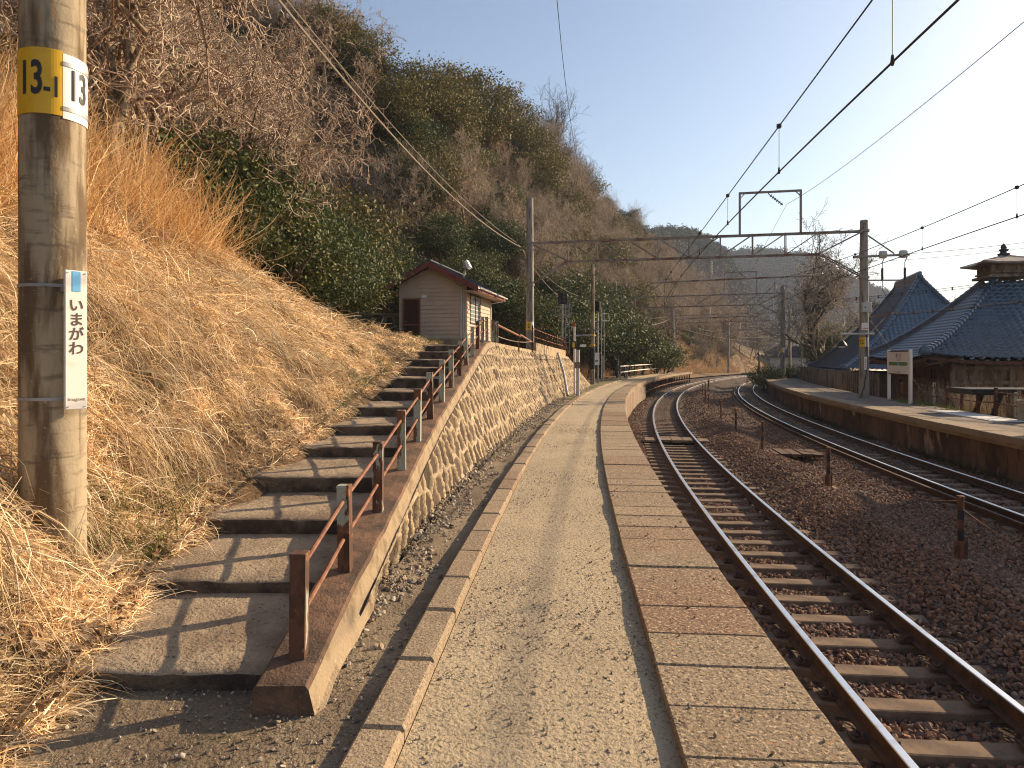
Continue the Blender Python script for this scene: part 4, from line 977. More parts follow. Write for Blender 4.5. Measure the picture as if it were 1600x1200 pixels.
sp_ = thing('striped_pole', tuple(PX(926, 41, 0)), 'thin utility pole with dark lower sleeve beside the white notice', 'pole')
MB().lathe((0, 0, 0), [(.14, 0), (.10, 7.2)], 14).build('shaft', mat['concrete_pole'], sp_, smooth=True); MB().lathe((0, 0, .9), [(.15, 0), (.148, 1.3)], 14).build('sleeve', mat['black'], sp_)
for k, z in enumerate((2.3, 2.9)): wrap_plate(sp_, 'yellow_band', .145, -3.1, 3.1, z, z+.1, mat['yellow'])
MB().bar((-.75, 0, 3.3), (.75, 0, 3.3), .06).build('crossarm', mat['steel_rust'], sp_); MB().bar((-.5, 0, 6.6), (.4, 0, 6.6), .05).build('crossarm', mat['steel_rust'], sp_)
ns = thing('notice_board', tuple(PX(932, 42, 0)), 'small white notice board with green patch on a leg by the path end', 'notice', rz=-.1)
MB().bbox(-.17, .17, -.02, .02, 1.15, 1.9, .004).build('board', mat['white'], ns); MB().box(-.10, .10, -.024, -.021, 1.35, 1.45).build('green_patch', mat['sign_green'], ns); MB().tube([(.12, .03, 0), (.12, .03, 1.8)], .025, 8).build('leg', mat['galv'], ns)
for i, s in enumerate((44.5, 52, 57)):
    m = MB(); p = E(s, -2.6, 0); m.tube([(0, 0, 0), (0, 0, 1.75)], .03, 8); o = m.build('marker_rod', mat['galv']); o.location = p
    tag(o, ['thin grey rod left of the white railing', 'thin grey rod at the start of the white railing', 'thin grey rod halfway along the white railing'][i], 'rod')
rl = thing('platform_railing', tuple(E(62, -2.2, 0)), 'white pipe railing along the far end of the left platform', 'railing'); inv = Matrix.Translation(-E(62, -2.2, 0))
for z in (.55, .98):
    MB().tube([inv @ E(s, -2.0, z) for s in np.arange(49, 77.1, 1.4)], .045, 8).build('rail', mat['white_paint'], rl)
for s in np.arange(49, 77.1, 2.8): MB().tube([inv @ E(s, -2.0, -.05), inv @ E(s, -2.0, 1.0)], .035, 8).build('post', mat['galv'], rl)

# ------------------------------------------------------------------ iron fence on the stone wall, pipe rails at the stair head
fe = thing('iron_fence', tuple(E(28, -3.4, 1.9)), 'rusty iron bar fence on a concrete kerb along the top of the stone wall', 'fence'); inv = Matrix.Translation(-E(28, -3.4, 1.9))
fs_ = np.arange(24.6, 36.6, .75)
fk = MB()
for a, b in zip(fs_[:-4:2], fs_[2::2]):
    pa_, pb_ = inv @ E(a, -3.36, float(wall_top(a))+.02), inv @ E(b, -3.36, float(wall_top(b))+.02)
    fk.prism([pa_+Vector((.13, 0, -.1)), pa_+Vector((.13, 0, .30)), pa_+Vector((-.13, 0, .30)), pa_+Vector((-.13, 0, -.1))], pb_-pa_)
fk.build('kerb', mat['mortar'], fe)
for s in fs_:
    z = float(wall_top(s)); MB().bar(inv @ E(s, -3.36, z), inv @ E(s, -3.36, z+.95), .06).build('post', mat['rust'], fe)
for dz in (.55, .85): MB().tube([inv @ E(s, -3.36, float(wall_top(s))+dz) for s in fs_], .018, 6).build('rail', mat['rod'], fe)
hp = thing('pipe_rail', tuple(PX(770, 18, 1.95)), 'thick rusty pipe rails sloping from the stair head to the iron fence', 'handrail')
pts = [PX(772, 17.6, 2.45), PX(812, 21.5, 2.25), PX(832, 24.4, 2.12)]
inv = Matrix.Translation(-PX(770, 18, 1.95))
MB().tube([inv @ p for p in pts[:2]], .035, 8).build('pipe', mat['rod'], hp, smooth=True); MB().tube([inv @ (pts[1]+Vector((0, 0, .05))), inv @ pts[2]], .035, 8).build('pipe', mat['rod'], hp, smooth=True)
for (p, h, mt) in ((PX(770, 17.2, 1.9), .62, 'post_green'), (PX(776.5, 17.7, 1.9), .62, 'post_green'), (PX(810, 21.2, 1.75), .75, 'rust'), (PX(832, 24.2, 1.75), .7, 'rust')):
    MB().bar(inv @ p, inv @ (p+Vector((0, 0, h))), .07).build('post', mat[mt], hp)
rp_ = MB(); rp_.tube([inv @ (PX(778, 17.8, 2.12).lerp(PX(832, 24.2, 2.15), t)-Vector((0, 0, .3*t*(1-t)))) for t in np.linspace(0, 1, 12)], .012, 6); rp_.build('rope', mat['cable'], hp)

# ------------------------------------------------------------------ marker posts with rope between the tracks
mp_s = [8.95, 14.05, 19.3, 24.4, 29.5, 34.5, 39, 43.5, 48, 52.5, 57, 61]
prev = None
for i, s in enumerate(mp_s):
    o_ = 3.75+.08*math.sin(i*2.1); p = E(s, o_, float(zb(o_))-.02); h = .78 if i else .80
    lab = ['rusty post banded in black nearest the camera between the tracks', 'rusty marker post second from the camera between the tracks', 'rusty marker post beside the plank culvert cover', 'rusty marker post just past the culvert cover'][i] if i < 4 else 'thin rusty marker post far along the row between the tracks'
    t = thing('marker_post', tuple(p), lab, 'post', 'marker posts between the tracks', rz=.3*i)
    MB().tube([(0, 0, 0), (0, 0, h)], .035, 12).lathe((0, 0, h), [(.045, -.02), (.045, .012), (.02, .02)], 12).build('shaft', mat['rust'], t, smooth=True)
    if i < 4:
        for z in (.26, .52): MB().lathe((0, 0, z), [(.0375, 0), (.0375, .12)], 12).build('black_band', mat['black'], t, smooth=True)
        MB().lathe((0, 0, -.03), [(.16, 0), (.17, .02), (.12, .05)], 14).build('footing', mat['step'], t)
        MB().bar((.055, 0, 0), (.055, 0, .3), .012, .06).bar((-.055, 0, 0), (-.055, 0, .24), .012, .06).build('bracket', mat['rust'], t)
    top = p+Vector((0, 0, h-.05))
    if prev is not None and i < 8:
        m = MB(); m.tube([prev.lerp(top, t_)-Vector((0, 0, .28*4*t_*(1-t_))) for t_ in np.linspace(0, 1, 14)], .008, 5)
        tag(m.build('guard_rope', mat['rust']), 'slack rusty rope strung between two marker posts, span %s' % ['', 'nearest the camera', 'before the culvert cover', 'at the culvert cover', 'just past the culvert cover', 'farther up the row', 'far up the row', 'farthest up the row'][i], 'rope', 'ropes between the marker posts')
    prev = top
m = MB(); q_ = E(4.0, 3.8, -.4); m.tube([E(8.95, 3.75, -.32).lerp(q_, t_)-Vector((0, 0, .25*4*t_*(1-t_))) for t_ in np.linspace(0, 1, 12)], .008, 5)
tag(m.build('guard_rope', mat['rust']), 'slack rope leading from the nearest banded post out of frame', 'rope', 'ropes between the marker posts')

# ------------------------------------------------------------------ right side: fence, sign, halls
SGN_A, SGN_B = PX(1389, 28.0, ZP), PX(1422.5, 25.6, ZP)
rzs = math.atan2(SGN_B.y-SGN_A.y, SGN_B.x-SGN_A.x)
sg_t = thing('station_sign', tuple((SGN_A+SGN_B)/2), 'cream station sign with green bar standing on two white posts', 'sign', rz=rzs)
hw = (SGN_B-SGN_A).length/2
for x in (-hw, hw): MB().bbox(x-.07, x+.07, -.05, .05, -.05, 2.06, .008).build('post', mat['white_paint'], sg_t)
bd = MB().bbox(-hw+.075, hw-.075, -.03, .03, 1.12, 1.98, .006).build('board', mat['white_paint'], sg_t)
fr_ = MB(); 
for a in ((-hw+.07, hw-.07, 1.98, 2.01), (-hw+.07, hw-.07, 1.09, 1.12)): fr_.box(a[0], a[1], -.04, .04, a[2], a[3])
fr_.build('frame', mat['brown_wood'], sg_t)
MB().add([(-hw+.12, -.035, 1.44), (hw-.32, -.035, 1.44), (hw-.14, -.035, 1.51), (hw-.32, -.035, 1.58), (-hw+.12, -.035, 1.58)], [(0, 1, 2, 3, 4)]).build('green_bar', mat['sign_green'], sg_t)
MB().box(-.09, .09, -.0365, -.0355, 1.44, 1.58).build('blue_square', mat['sky_blue'], sg_t)
text_on(sg_t, '今 川', .30, Matrix.Translation((0, -.034, 1.78)) @ UP, mat['ink_brown'], bold=.004)
text_on(sg_t, 'いまがわ', .09, Matrix.Translation((0, -.034, 1.635)) @ UP, mat['ink_brown'])
text_on(sg_t, 'Imagawa', .10, Matrix.Translation((0, -.034, 1.20)) @ UP, mat['ink_brown'])
wb = MB(); wb.bbox(-.45, .45, -1.9, 1.9, 0, .03, .006); o = wb.build('white_board', mat['white_paint']); p = E(22.2, 10.25, ZP); o.location = p; o.rotation_euler = (0, 0, -heading(22.2))
tag(o, 'white board lying flat on the right platform beside the station sign', 'board')
rf_ = thing('rusty_fence', tuple(E(22, 11.15, ZP)), 'low rusty post and rail fence at the back of the right platform', 'fence'); inv = Matrix.Translation(-E(22, 11.15, ZP))
ps_ = list(np.arange(12.5, 31, 1.15))
for i, s in enumerate(ps_): MB().bar(inv @ E(s, 11.15, ZP-.4), inv @ E(s, 11.15, ZP+.78+.05*math.sin(i*3)), .075).build('post', mat['post_green'] if i % 5 == 3 else mat['rust'], rf_)
for z in (.35, .68): MB().tube([inv @ E(s, 11.1, ZP+z+.02*math.sin(s*2)) for s in ps_], .018, 6).build('rail', mat['rust'], rf_)
pf = thing('picket_fence', tuple(E(45, 11.0, ZP)), 'pale weathered picket fence along the far half of the right platform', 'fence'); inv = Matrix.Translation(-E(45, 11.0, ZP))
for s in np.arange(33.6, 63, .42): MB().bar(inv @ E(s, 11, ZP-.3), inv @ E(s, 11, ZP+1.05+.03*math.sin(s*7)), .09, .05).build('picket', mat['old_wood'], pf)
for z in (.3, .8): MB().tube([inv @ E(s, 11.06, ZP+z) for s in np.arange(33.6, 63.2, 1.2)], .03, 6).build('rail', mat['old_wood'], pf)

def hip_roof(parent, c, e1, e2, a, b, zt, ze, mts, t0=0.0, up=.22, pitch=.285, rowl=.26, cc=.30):
    """tiled hip roof; a: half length along e1, b: half width along e2; concave slopes"""
    c = np.array([c[0], c[1]]); e1 = np.array(e1); e2 = np.array(e2); z_of = lambda t: zt-(zt-ze)*((1+cc)*t-cc*t*t)
    slope_len = math.hypot(b, zt-ze); nr = int(slope_len/rowl); rows = []
    for k in range(nr):
        for f, h in ((0.0, 0), (.5, .5), (.96, .95)): rows.append((t0+(1-t0)*(k+f)/nr, h))
    rows.append((1.0, 1)); T = np.array([r[0] for r in rows]); Hh = np.array([r[1] for r in rows])
    faces = [(e1, e2, a-b, b, mts[0]), (-e1, -e2, a-b, b, mts[1]), (e2, e1, 0, b, mts[2]), (-e2, -e1, 0, b, mts[3])]
    # face i: runs along u axis (first vec), slopes outward along second vec
    for ax, out, add, bb, mt in faces:
        full = add+bb
        nu = int(2*full/pitch)*6+1; U = np.linspace(-full, full, nu)
        half = add+bb*T; UU = np.clip(U[None, :], -half[:, None], half[:, None])
        r = (bb*T)[:, None]+ (0 if add or a == b else (a-b)) *1.0
        if add == 0 and a != b: r = (bb*T)[:, None]+(a-b)
        xy = c[None, None]+ax[None, None]*UU[..., None]+out[None, None]*(r*np.ones_like(UU))[..., None]
        w = .075*np.abs(np.sin(math.pi*UU/pitch))**.7-.04
        z = z_of(T)[:, None]+w+.05*(Hh[:, None]-.5)+up*(np.abs(UU)/full)**4*(T[:, None]**4)
        P = np.concatenate([xy, z[..., None]], -1).reshape(-1, 3)-np.array(parent.location)
        q = grid_faces(len(T), nu)
        me = np_mesh('roof_slope', P, [q], mt, smooth=False); link('roof_slope', me, parent)
    # hips and ridge
    def line(p0, p1, n=26, rad=.13):
        pts = []
        for i in range(n+1): pts.append(p1 if i == n else p0)
    for s1_ in (-1, 1):
        for s2_ in (-1, 1):
            m = MB(); n = int(slope_len*1.25/.30)
            pt = lambda t: Vector((*(c+e1*s1_*((a-b)+b*t)+e2*s2_*b*t), float(z_of(t))+up*t**4+.10))-Vector(parent.location)
            for k in range(n):
                t_a = t0+(1.0-t0)*k/n; t_b = t0+(1.0-t0)*(k+1.12)/n
                m.tube([pt(t_a), pt(t_b)], [.115, .15], 10)
                m.bar(pt(t_a)-Vector((0, 0, .12)), pt(t_b)-Vector((0, 0, .12)), .22, .12)
            p = pt(1.03); m.lathe(p-Vector((0, 0, .12)), [(.05, 0), (.20, .03), (.24, .14), (.20, .30), (.08, .42)], 10)
            m.build('hip_ridge', mt_ridge, parent)
    if a > b:
        m = MB(); p0 = Vector((*(c-e1*(a-b+.1)), zt+.05))-Vector(parent.location); p1 = Vector((*(c+e1*(a-b+.1)), zt+.05))-Vector(parent.location)
        m.bar(p0-Vector((0, 0, .05)), p1-Vector((0, 0, .05)), .36, .62); n = 12
        for k in range(n): m.tube([p0.lerp(p1, k/n)+Vector((0, 0, .26)), p0.lerp(p1, (k+1.1)/n)+Vector((0, 0, .26))], [.13, .16], 10)
        for p, s_ in ((p0, -1), (p1, 1)): m.lathe(p+Vector((0, 0, -.1)), [(.2, 0), (.24, .1), (.2, .24), (.14, .32)], 10)
        m.build('ridge', mt_ridge, parent)
mt_ridge = mat['tile_blue']
def vec2(h): return np.array([math.sin(h), math.cos(h)]), np.array([math.cos(h), -math.sin(h)])
def hall_walls(parent, c, e1, e2, a, b, z0, z1, inset, mts, post=1.9, eave=True):
    c = Vector((c[0], c[1], 0))-Vector(parent.location); E1 = Vector((*e1, 0)); E2 = Vector((*e2, 0)); a -= inset; b -= inset
    sides = [(-E2*b, E1, a, -E2, mts[0]), (-E1*a, E2, b, -E1, mts[1]), (E2*b, E1, a, E2, mts[0]), (E1*a, E2, b, E1, mts[1])]
    cs = [c+E1*a*i+E2*b*j for i, j in ((-1, -1), (1, -1), (1, 1), (-1, 1))]
    for off, ax, hl, n, mt in sides:
        p0 = c+off-ax*hl; p1 = c+off+ax*hl; w = MB(); 
        nb = int(2*hl/.22)
        for k in range(nb):
            q0 = p0.lerp(p1, k/nb)+n*(.012*(k % 2)); q1 = p0.lerp(p1, (k+.97)/nb)+n*(.012*(k % 2))
            w.prism([q0+Vector((0, 0, z0)), q1+Vector((0, 0, z0)), q1+Vector((0, 0, z1)), q0+Vector((0, 0, z1))], -n*.08)
        w.build('wall', mt, parent)
        fr = MB(); k = int(2*hl/post); 
        for i in range(k+1):
            q = p0.lerp(p1, i/k)+n*.05; fr.bar(q+Vector((0, 0, z0)), q+Vector((0, 0, z1)), .2)
        for z in (z1-.15, z1-.75, z0+.95): fr.bar(p0+n*.09+Vector((0, 0, z)), p1+n*.09+Vector((0, 0, z)), .12, .16)
        fr.build('timber_frame', mat['old_wood'] if mt is mat['old_wood'] else mat['brown_wood'], parent)
        if eave:
            ev = MB(); k = int((2*hl+2*inset)/.42); q0 = c+off-ax*(hl+inset*.9); q1 = c+off+ax*(hl+inset*.9)
            for i in range(k+1):
                q = q0.lerp(q1, i/k); ev.bar(q+Vector((0, 0, z1+.28)), q+n*(inset-.06)+Vector((0, 0, z1-.02)), .09)
            ev.build('rafters', mat['brown_wood'], parent)
            fs = MB(); q0 = c+off+n*(inset-.08)-ax*(hl+inset-.1); q1 = c+off+n*(inset-.08)+ax*(hl+inset-.1)
            N = 24
            for i in range(N):
                f = lambda t: q0.lerp(q1, t)+Vector((0, 0, z1+.06+.22*abs(2*t-1)**4))
                fs.bar(f(i/N), f((i+1)/N), .05, .14)
            fs.build('eave_board', mat['brown_wood'], parent)
# hall B
e1, e2 = vec2(.24); cB = (22.54, 31.3); LB = 4.6
hb = thing('temple_hall', (cB[0], cB[1], -1.4), 'square temple hall with blue tiled pyramid roof topped by a little cupola', 'temple')
tb = mat['tile_blue']
hip_roof(hb, cB, e1, e2, LB, LB, 5.75, 1.55, [tb, tb, tb, tb], t0=.13, up=.22)
hall_walls(hb, cB, e1, e2, LB, LB, -1.5, 1.30, 1.3, [mat['brown_wood'], mat['old_wood']])
cup = MB(); Tm = Matrix.Translation((0, 0, 1.4)) @ Matrix.Rotation(-.24, 4, 'Z')
cup.box(-.95, .95, -.95, .95, 5.20, 5.32, T=Tm).box(-.74, .74, -.74, .74, 5.3, 5.86, T=Tm).box(-.86, .86, -.86, .86, 5.40, 5.47, T=Tm)
for x in (-.74, -.25, .25, .74):
    for y in (-.745, .745): cup.box(x-.05, x+.05, y-.05, y+.05, 5.32, 5.86, T=Tm); cup.box(y-.05, y+.05, x-.05, x+.05, 5.32, 5.86, T=Tm)
co = cup.build('cupola', mat['old_wood'], hb)
cr = MB(); r0 = 1.32; zA, zE = 6.28, 5.84
N = 8; vs = []
rings = [(1.0, 0), (.66, .35), (.33, .68), (.12, .95)]
for f, g in rings:
    for k in range(16):
        s_ = k//4; t_ = (k % 4)/4*2-1; x, y = [(t_, -1), (1, t_), (-t_, 1), (-1, -t_)][s_]
        vs.append(Tm @ Vector((x*r0*f, y*r0*f, zE+(zA-zE)*g+.10*abs(t_)**3*f)))
low = [v-Vector((0, 0, .07)) for v in vs[:16]]; b0 = len(vs); vs += low
fs = [(i*16+k, i*16+(k+1) % 16, (i+1)*16+(k+1) % 16, (i+1)*16+k) for i in range(3) for k in range(16)]+[(48+k) for k in ()]
fs.append(tuple(48+k for k in range(16))); fs += [(b0+k, b0+(k+1) % 16, (k+1) % 16, k) for k in range(16)]; fs.append(tuple(b0+k for k in range(15, -1, -1)))
cr.add(vs, fs); cro = cr.build('cupola_roof', mat['steel_rust'], hb); 
MB().lathe((0, 0, 1.4+6.24), [(.22, 0), (.26, .10), (.16, .14), (.13, .2), (.2, .26), (.2, .30), (.11, .34), (.13, .42), (.09, .50), (.02, .58)], 14).build('finial', mat['tile_dark'], hb)
# hall A
e1a, e2a = vec2(.30); cA = (29.19, 50.37); aA, bA = 8.7, 5.5
ha = thing('temple_hall', (cA[0], cA[1], -1.4), 'temple hall with long dark hip roof and short top ridge behind the right gantry pole', 'temple')
td = mat['tile_dark']
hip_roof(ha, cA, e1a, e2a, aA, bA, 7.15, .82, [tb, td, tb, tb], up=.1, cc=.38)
hall_walls(ha, cA, e1a, e2a, aA, bA, -1.5, .52, 1.3, [mat['brown_wood'], mat['brown_wood']], eave=False)
# lean-to along the track side
lt = []; W_ = 1.9
nrw = 26; N = 60
c_ = np.array(cA); U = np.linspace(-aA+.1, aA-.1, N*6+1); Tq = np.linspace(0, 1, nrw)
WU = 1.6+0*U
xy = c_+e1a*U[None, :, None]-e2a*(bA-.25+WU[None, :, None]*Tq[:, None, None])
z = .88-.56*Tq[:, None]-.09*np.sin(Tq*math.pi)[:, None]+.03*np.sin(2*math.pi*U/.285)[None, :]+.03*((np.arange(nrw) % 3)/2-.5)[:, None]
P = np.concatenate([xy, z[..., None]], -1).reshape(-1, 3)-np.array(ha.location)
link('lean_to_roof', np_mesh('lean_to_roof', P, [grid_faces(nrw, len(U))], td), ha)
m = MB(); 
for s_ in (-1, 1):
    pp = [Vector((*(c_+e1a*s_*(aA-.08)-e2a*(bA-.25+1.6*t_)), .78-.56*t_-.09*math.sin(t_*math.pi)))-Vector(ha.location) for t_ in np.linspace(0, 1.02, 8)]
    for a_, b_ in zip(pp[:-1], pp[1:]): m.bar(a_, b_, .14, .22)
for t_ in np.linspace(-aA+.2, aA-.2, 8):
    p = Vector((*(c_+e1a*t_-e2a*(bA+W_-.6)), 0))-Vector(ha.location); m.bar(p+Vector((0, 0, -1.5)), p+Vector((0, 0, .38)), .12)
m.build('lean_to_frame', mat['old_wood'], ha)
# unseen house added right of the frame, sized so its roof shades the tracks
hs_ = thing('house', tuple(E(15, 18.5, -1.4)), 'plain plastered house with dark tiled gable roof out of view behind the right platform, added to shade the tracks', 'house', rz=-heading(15))
MB().box(-2.8, 2.8, -6.4, 6.4, 0, 6.0).build('wall', mat['plaster'], hs_)
m = MB()
for s_ in (-1, 1): m.prism([(0, -7.0, 8.25), (s_*3.5, -7.0, 5.65), (s_*3.5, -7.0, 5.8), (0, -7.0, 8.4)], (0, 14.0, 0))
m.bar((0, -7.1, 8.4), (0, 7.1, 8.4), .3, .3); m.build('roof', td, hs_)
MB().prism([(-2.8, -6.3, 6.0), (2.8, -6.3, 6.0), (0, -6.3, 8.1)], (0, 12.6, 0)).build('gable', mat['plaster'], hs_)
for y in (-3, 0, 3): w = MB().box(-2.86, -2.78, y-.8, y+.8, 1.0, 2.2).build('window', mat['dark_frame'], hs_); MB().box(-2.875, -2.865, y-.72, y+.72, 1.08, 2.12).build('pane', mat['glass'], w)
# shed table, planter, far houses
tbn = thing('old_cart', tuple(PX(1560, 21.5, ZP)), 'black weathered plank deck on slanting braces behind the rusty fence', 'cart', rz=-.12)
m = MB(); m.bbox(-1.15, 1.6, -.7, .7, .60, .78, .02); m.build('deck', mat['black'], tbn)
for x in (-.6, .9):
    for y in (-.5, .5): MB().bar((x, y, -.5), (x+.4, y, .6), .1).build('brace', mat['black'], tbn)
pt_ = thing('concrete_planter', tuple(PX(1607, 18.6, ZP)), 'flared concrete planter at the right edge of the far platform', 'planter')
MB().lathe((0, 0, 0), [(.30, 0), (.30, .42), (.36, .48), (.36, .58), (.28, .58), (.26, .50)], 4).build('body', mat['step'], pt_)
for (px, d, w, dp, h, lab, mt) in ((1243, 118, 8, 6, 3.2, 'small pale house with grey roof beyond the right platform end', 'plaster'), (1222, 150, 7, 6, 4.2, 'distant grey house far beyond the right platform end', 'old_wood')):
    p = PX(px, d, -1.5); hq = thing('far_house', tuple(p), lab, 'house', 'houses far beyond the station', rz=-.4)
    MB().box(-w/2, w/2, -dp/2, dp/2, 0, h).build('wall', mat[mt], hq); m = MB()
    m.prism([(-w/2-.5, -dp/2-.4, h), (w/2+.5, -dp/2-.4, h), (0, -dp/2-.4, h+2)], (0, dp+.8, 0)); m.build('roof', mat['tile_dark'], hq)
    m = MB(); m.box(-w/4-.6, -w/4+.6, -dp/2-.03, -dp/2, 1, 2.2).box(w/4-.6, w/4+.6, -dp/2-.03, -dp/2, 1, 2.2); m.build('window', mat['glass'], hq)
for i, (px, d, h) in enumerate(((1234, 72, 7.8), (1253, 95, 8), (1186, 62.5, 3.2), (1238.5, 130, 9))):
    p = PX(px, d, -1.2); o = thing('utility_pole', tuple(p), ['thin utility pole with crossarms left of the big bare tree', 'distant utility pole beside the big bare tree', 'short lamp pole at the far end of the right platform', 'farthest utility pole above the small houses'][i], 'pole', 'utility poles beyond the right platform')
    MB().lathe((0, 0, 0), [(.13, 0), (.09, h)], 10).build('shaft', mat['concrete_pole'], o, smooth=True)
    if i == 2: MB().tube([(0, 0, h-.1), (.0, 0, h), (-.1, 0, h+.05)], .03, 6).lathe((-.05, 0, h-.1), [(.2, 0), (.12, .15), (.04, .2)], 10).build('lamp_shade', mat['black'], o)
    else:
        MB().bar((-.6, 0, h-1.2), (.7, 0, h-1.2), .08).build('crossarm', mat['steel_rust'], o); ca_ = MB().bar((-.8, 0, h-.4), (.9, 0, h-.4), .08).build('crossarm', mat['steel_rust'], o)
        for x in (-.7, -.2, .3, .8): MB().lathe((x, 0, h-.36), [(.03, 0), (.06, .06), (.03, .15)], 8).build('insulator', mat['porcelain'], ca_)

# ------------------------------------------------------------------ vegetation: grass
def blades(name, P, Dr, L, W, droop, cols, mt, K=4, label=None, cat=None, sway=.10):
    n = len(P); t = np.linspace(0, 1, K)[None, :, None]
    Dr = Dr/np.linalg.norm(Dr, axis=1, keepdims=True)
    C = P[:, None]+Dr[:, None]*(L[:, None, None]*t)
    C[..., 2] -= (droop*L)[:, None]*t[..., 0]**2
    side = rng.normal(size=(n, 3)); C += side[:, None]*(L[:, None, None]*sway)*(t*(1-t)*2+.35*t**2)
    wv = np.cross(Dr, rng.normal(size=(n, 3))); wv /= np.linalg.norm(wv, axis=1, keepdims=True)
    w = (W[:, None, None]*(1-.75*t))*wv[:, None]*.5
    V = np.stack([C-w, C+w], 2).reshape(-1, 3)
    b = (np.arange(n)*K*2)[:, None]; k = (np.arange(K-1)*2)[None]
    F = np.stack([b+k, b+k+1, b+k+3, b+k+2], -1).reshape(-1, 4)
    c = np.repeat(cols, K*2, 0)
    me = np_mesh(name, V, [F], mt, col=c); o = link(name, me); o['kind'] = 'stuff'
    return tag(o, label, cat)
def on_hill(n, s0, s1, u0, u1, logs=True, lim=True):
    r = rng.random(n); s = s0*((s1/s0)**r) if logs else s0+(s1-s0)*r
    u = u0+(u1-u0)*rng.random(n)**1.0
    q = np.interp(s, Q_S, Q_O); P = En(s, q-u, 0.0)
    if lim:
        k = (P[:, 0] > -.80*P[:, 1]-.8) & (P[:, 1] > 1.2); s, u, P = s[k], u[k], P[k]
    P[:, 2] = hz(P[:, 0], P[:, 1]); return s, u, P
straw_pal = np.array([[.70, .53, .31], [.62, .45, .24], [.82, .67, .45], [.36, .235, .13], [.74, .58, .36], [.48, .345, .20], [.60, .40, .20], [.90, .77, .56], [.30, .19, .10]])
def scol(n, pal=straw_pal, v=.3): return pal[rng.integers(0, len(pal), n)]*(1-v/2+v*rng.random((n, 1)))
def lay(name, n, s0, s1, u0, u1, l0, l1, w, lift, label, flow=1.0, uplift=.03, spread=1.0, sway=.26, rnd=.6, full=False):
    s, u, P = on_hill(n, s0, s1, u0, u1)
    k = rng.random(len(s)) < np.clip(1.15-np.clip(u-np.interp(s, [0, 10, 13, 26], [5.2, 4.0, 2.9, 3.0])-fbm(P[:, 0]*.3, P[:, 1]*.3, 21)*1.2, 0, 9)*.8, 0, 1); s, u, P = s[k], u[k], P[k]
    nn = n_hz(P[:, 0], P[:, 1]); down = nn*nn[:, 2:3]-np.array([0, 0, 1.]); down /= np.maximum(np.linalg.norm(down, axis=1, keepdims=True), 1e-4)
    tang = np.cross(nn, down); a = np.where(rng.random(len(s)) < rnd, rng.random(len(s))*6.28, flow*2.2*fbm(P[:, 0]*.9, P[:, 1]*.9, 91)+rng.normal(size=len(s))*spread)
    D = down*np.cos(a)[:, None]+tang*np.sin(a)[:, None]+nn*(lift*rng.random(len(s))+.05)[:, None]+rng.normal(size=(len(s), 3))*.2
    k = fbm(P[:, 0]*2.6, P[:, 1]*2.6, 95)+.25*fbm(P[:, 0]*7, P[:, 1]*7, 96)
    keep = k > -.14+.3*rng.random(len(s))-.15; s, u, P, nn, down, D, k = s[keep], u[keep], P[keep], nn[keep], down[keep], D[keep], k[keep]
    L = (l0+(l1-l0)*rng.random(len(s))**1.5)*np.clip(.25+u/1.6+full, .25, 1)*np.interp(s, [12, 20], [1, .55]); Wd = w*(.6+.8*rng.random(len(s)))*np.clip(np.hypot(P[:, 0], P[:, 1])/9, .75, 3)
    P = P+nn*((uplift+.10*rng.random(len(s))**2)*np.clip(.3+u/1.5, 0, 1)*np.interp(s, [12, 20], [1, .4])*(1+1.2*np.clip(fbm(P[:, 0]*.8, P[:, 1]*.8, 93)+.2, 0, 1)))[:, None]
    return blades(name, P, D, L, Wd, .35*rng.random(len(s)), scol(len(s), v=.6)*(1+1.5*np.clip(k, -.4, .35))[:, None], mat['grass'], K=5, label=label, cat='grass', sway=sway)
lay('dry_grass', 170000, 2.2, 27, .03, 5.6, .08, .40, .0085, .45, 'matted golden dry grass covering the slope left of the steps')
lay('dry_grass', 26000, 2.0, 14, .05, 4.0, .12, .42, .0085, .8, 'loose bleached straw lying over the lower slope', uplift=.05)
lay('dry_grass', 6500, 2.0, 24, .3, 4.8, .4, 1.0, .0115, .35, 'long thick fallen stalks lying down the slope', uplift=.08, spread=.7, sway=.2, rnd=.35)
lay('dry_grass', 42000, 2.2, 18, -.16, .8, .06, .28, .008, .35, 'short straw litter along the edge of the steps', uplift=.012, full=True)
# collapsed tussocks: arching bundles falling downhill
s, u, P = on_hill(330, 2.6, 22, .35, 4.6); k = fbm(P[:, 0]*.5, P[:, 1]*.5, 171) > -.25; s, u, P = s[k], u[k], P[k]; per = 110
nn = n_hz(P[:, 0], P[:, 1]); down = nn*nn[:, 2:3]-np.array([0, 0, 1.]); down /= np.maximum(np.linalg.norm(down, axis=1, keepdims=True), 1e-4)
size = (.40+.42*rng.random(len(P)))*np.interp(s, [9, 18], [1, .5])*np.clip(.4+u/2, .4, 1)
tgt = np.cross(nn, down); bias = rng.normal(size=len(P))*.6
a = np.repeat(bias, per)+rng.normal(size=len(P)*per)*.8; R = lambda v: np.repeat(v, per, 0)
Dd = R(down)*np.cos(a)[:, None]+R(tgt)*np.sin(a)[:, None]+R(nn)*(.45+.35*rng.random(len(a)))[:, None]
tone = (.75+.5*rng.random(len(P)))
blades('dry_grass', R(P)+R(nn)*.05+rng.normal(size=(len(a), 3))*.06, Dd, R(size)*(.5+.6*rng.random(len(a))), .0075*(.6+.8*rng.random(len(a))), .6+.7*rng.random(len(a)), scol(len(a), v=.4)*R(tone)[:, None], mat['grass'], K=6, label='collapsed straw tussocks arching down the slope', cat='grass', sway=.3)
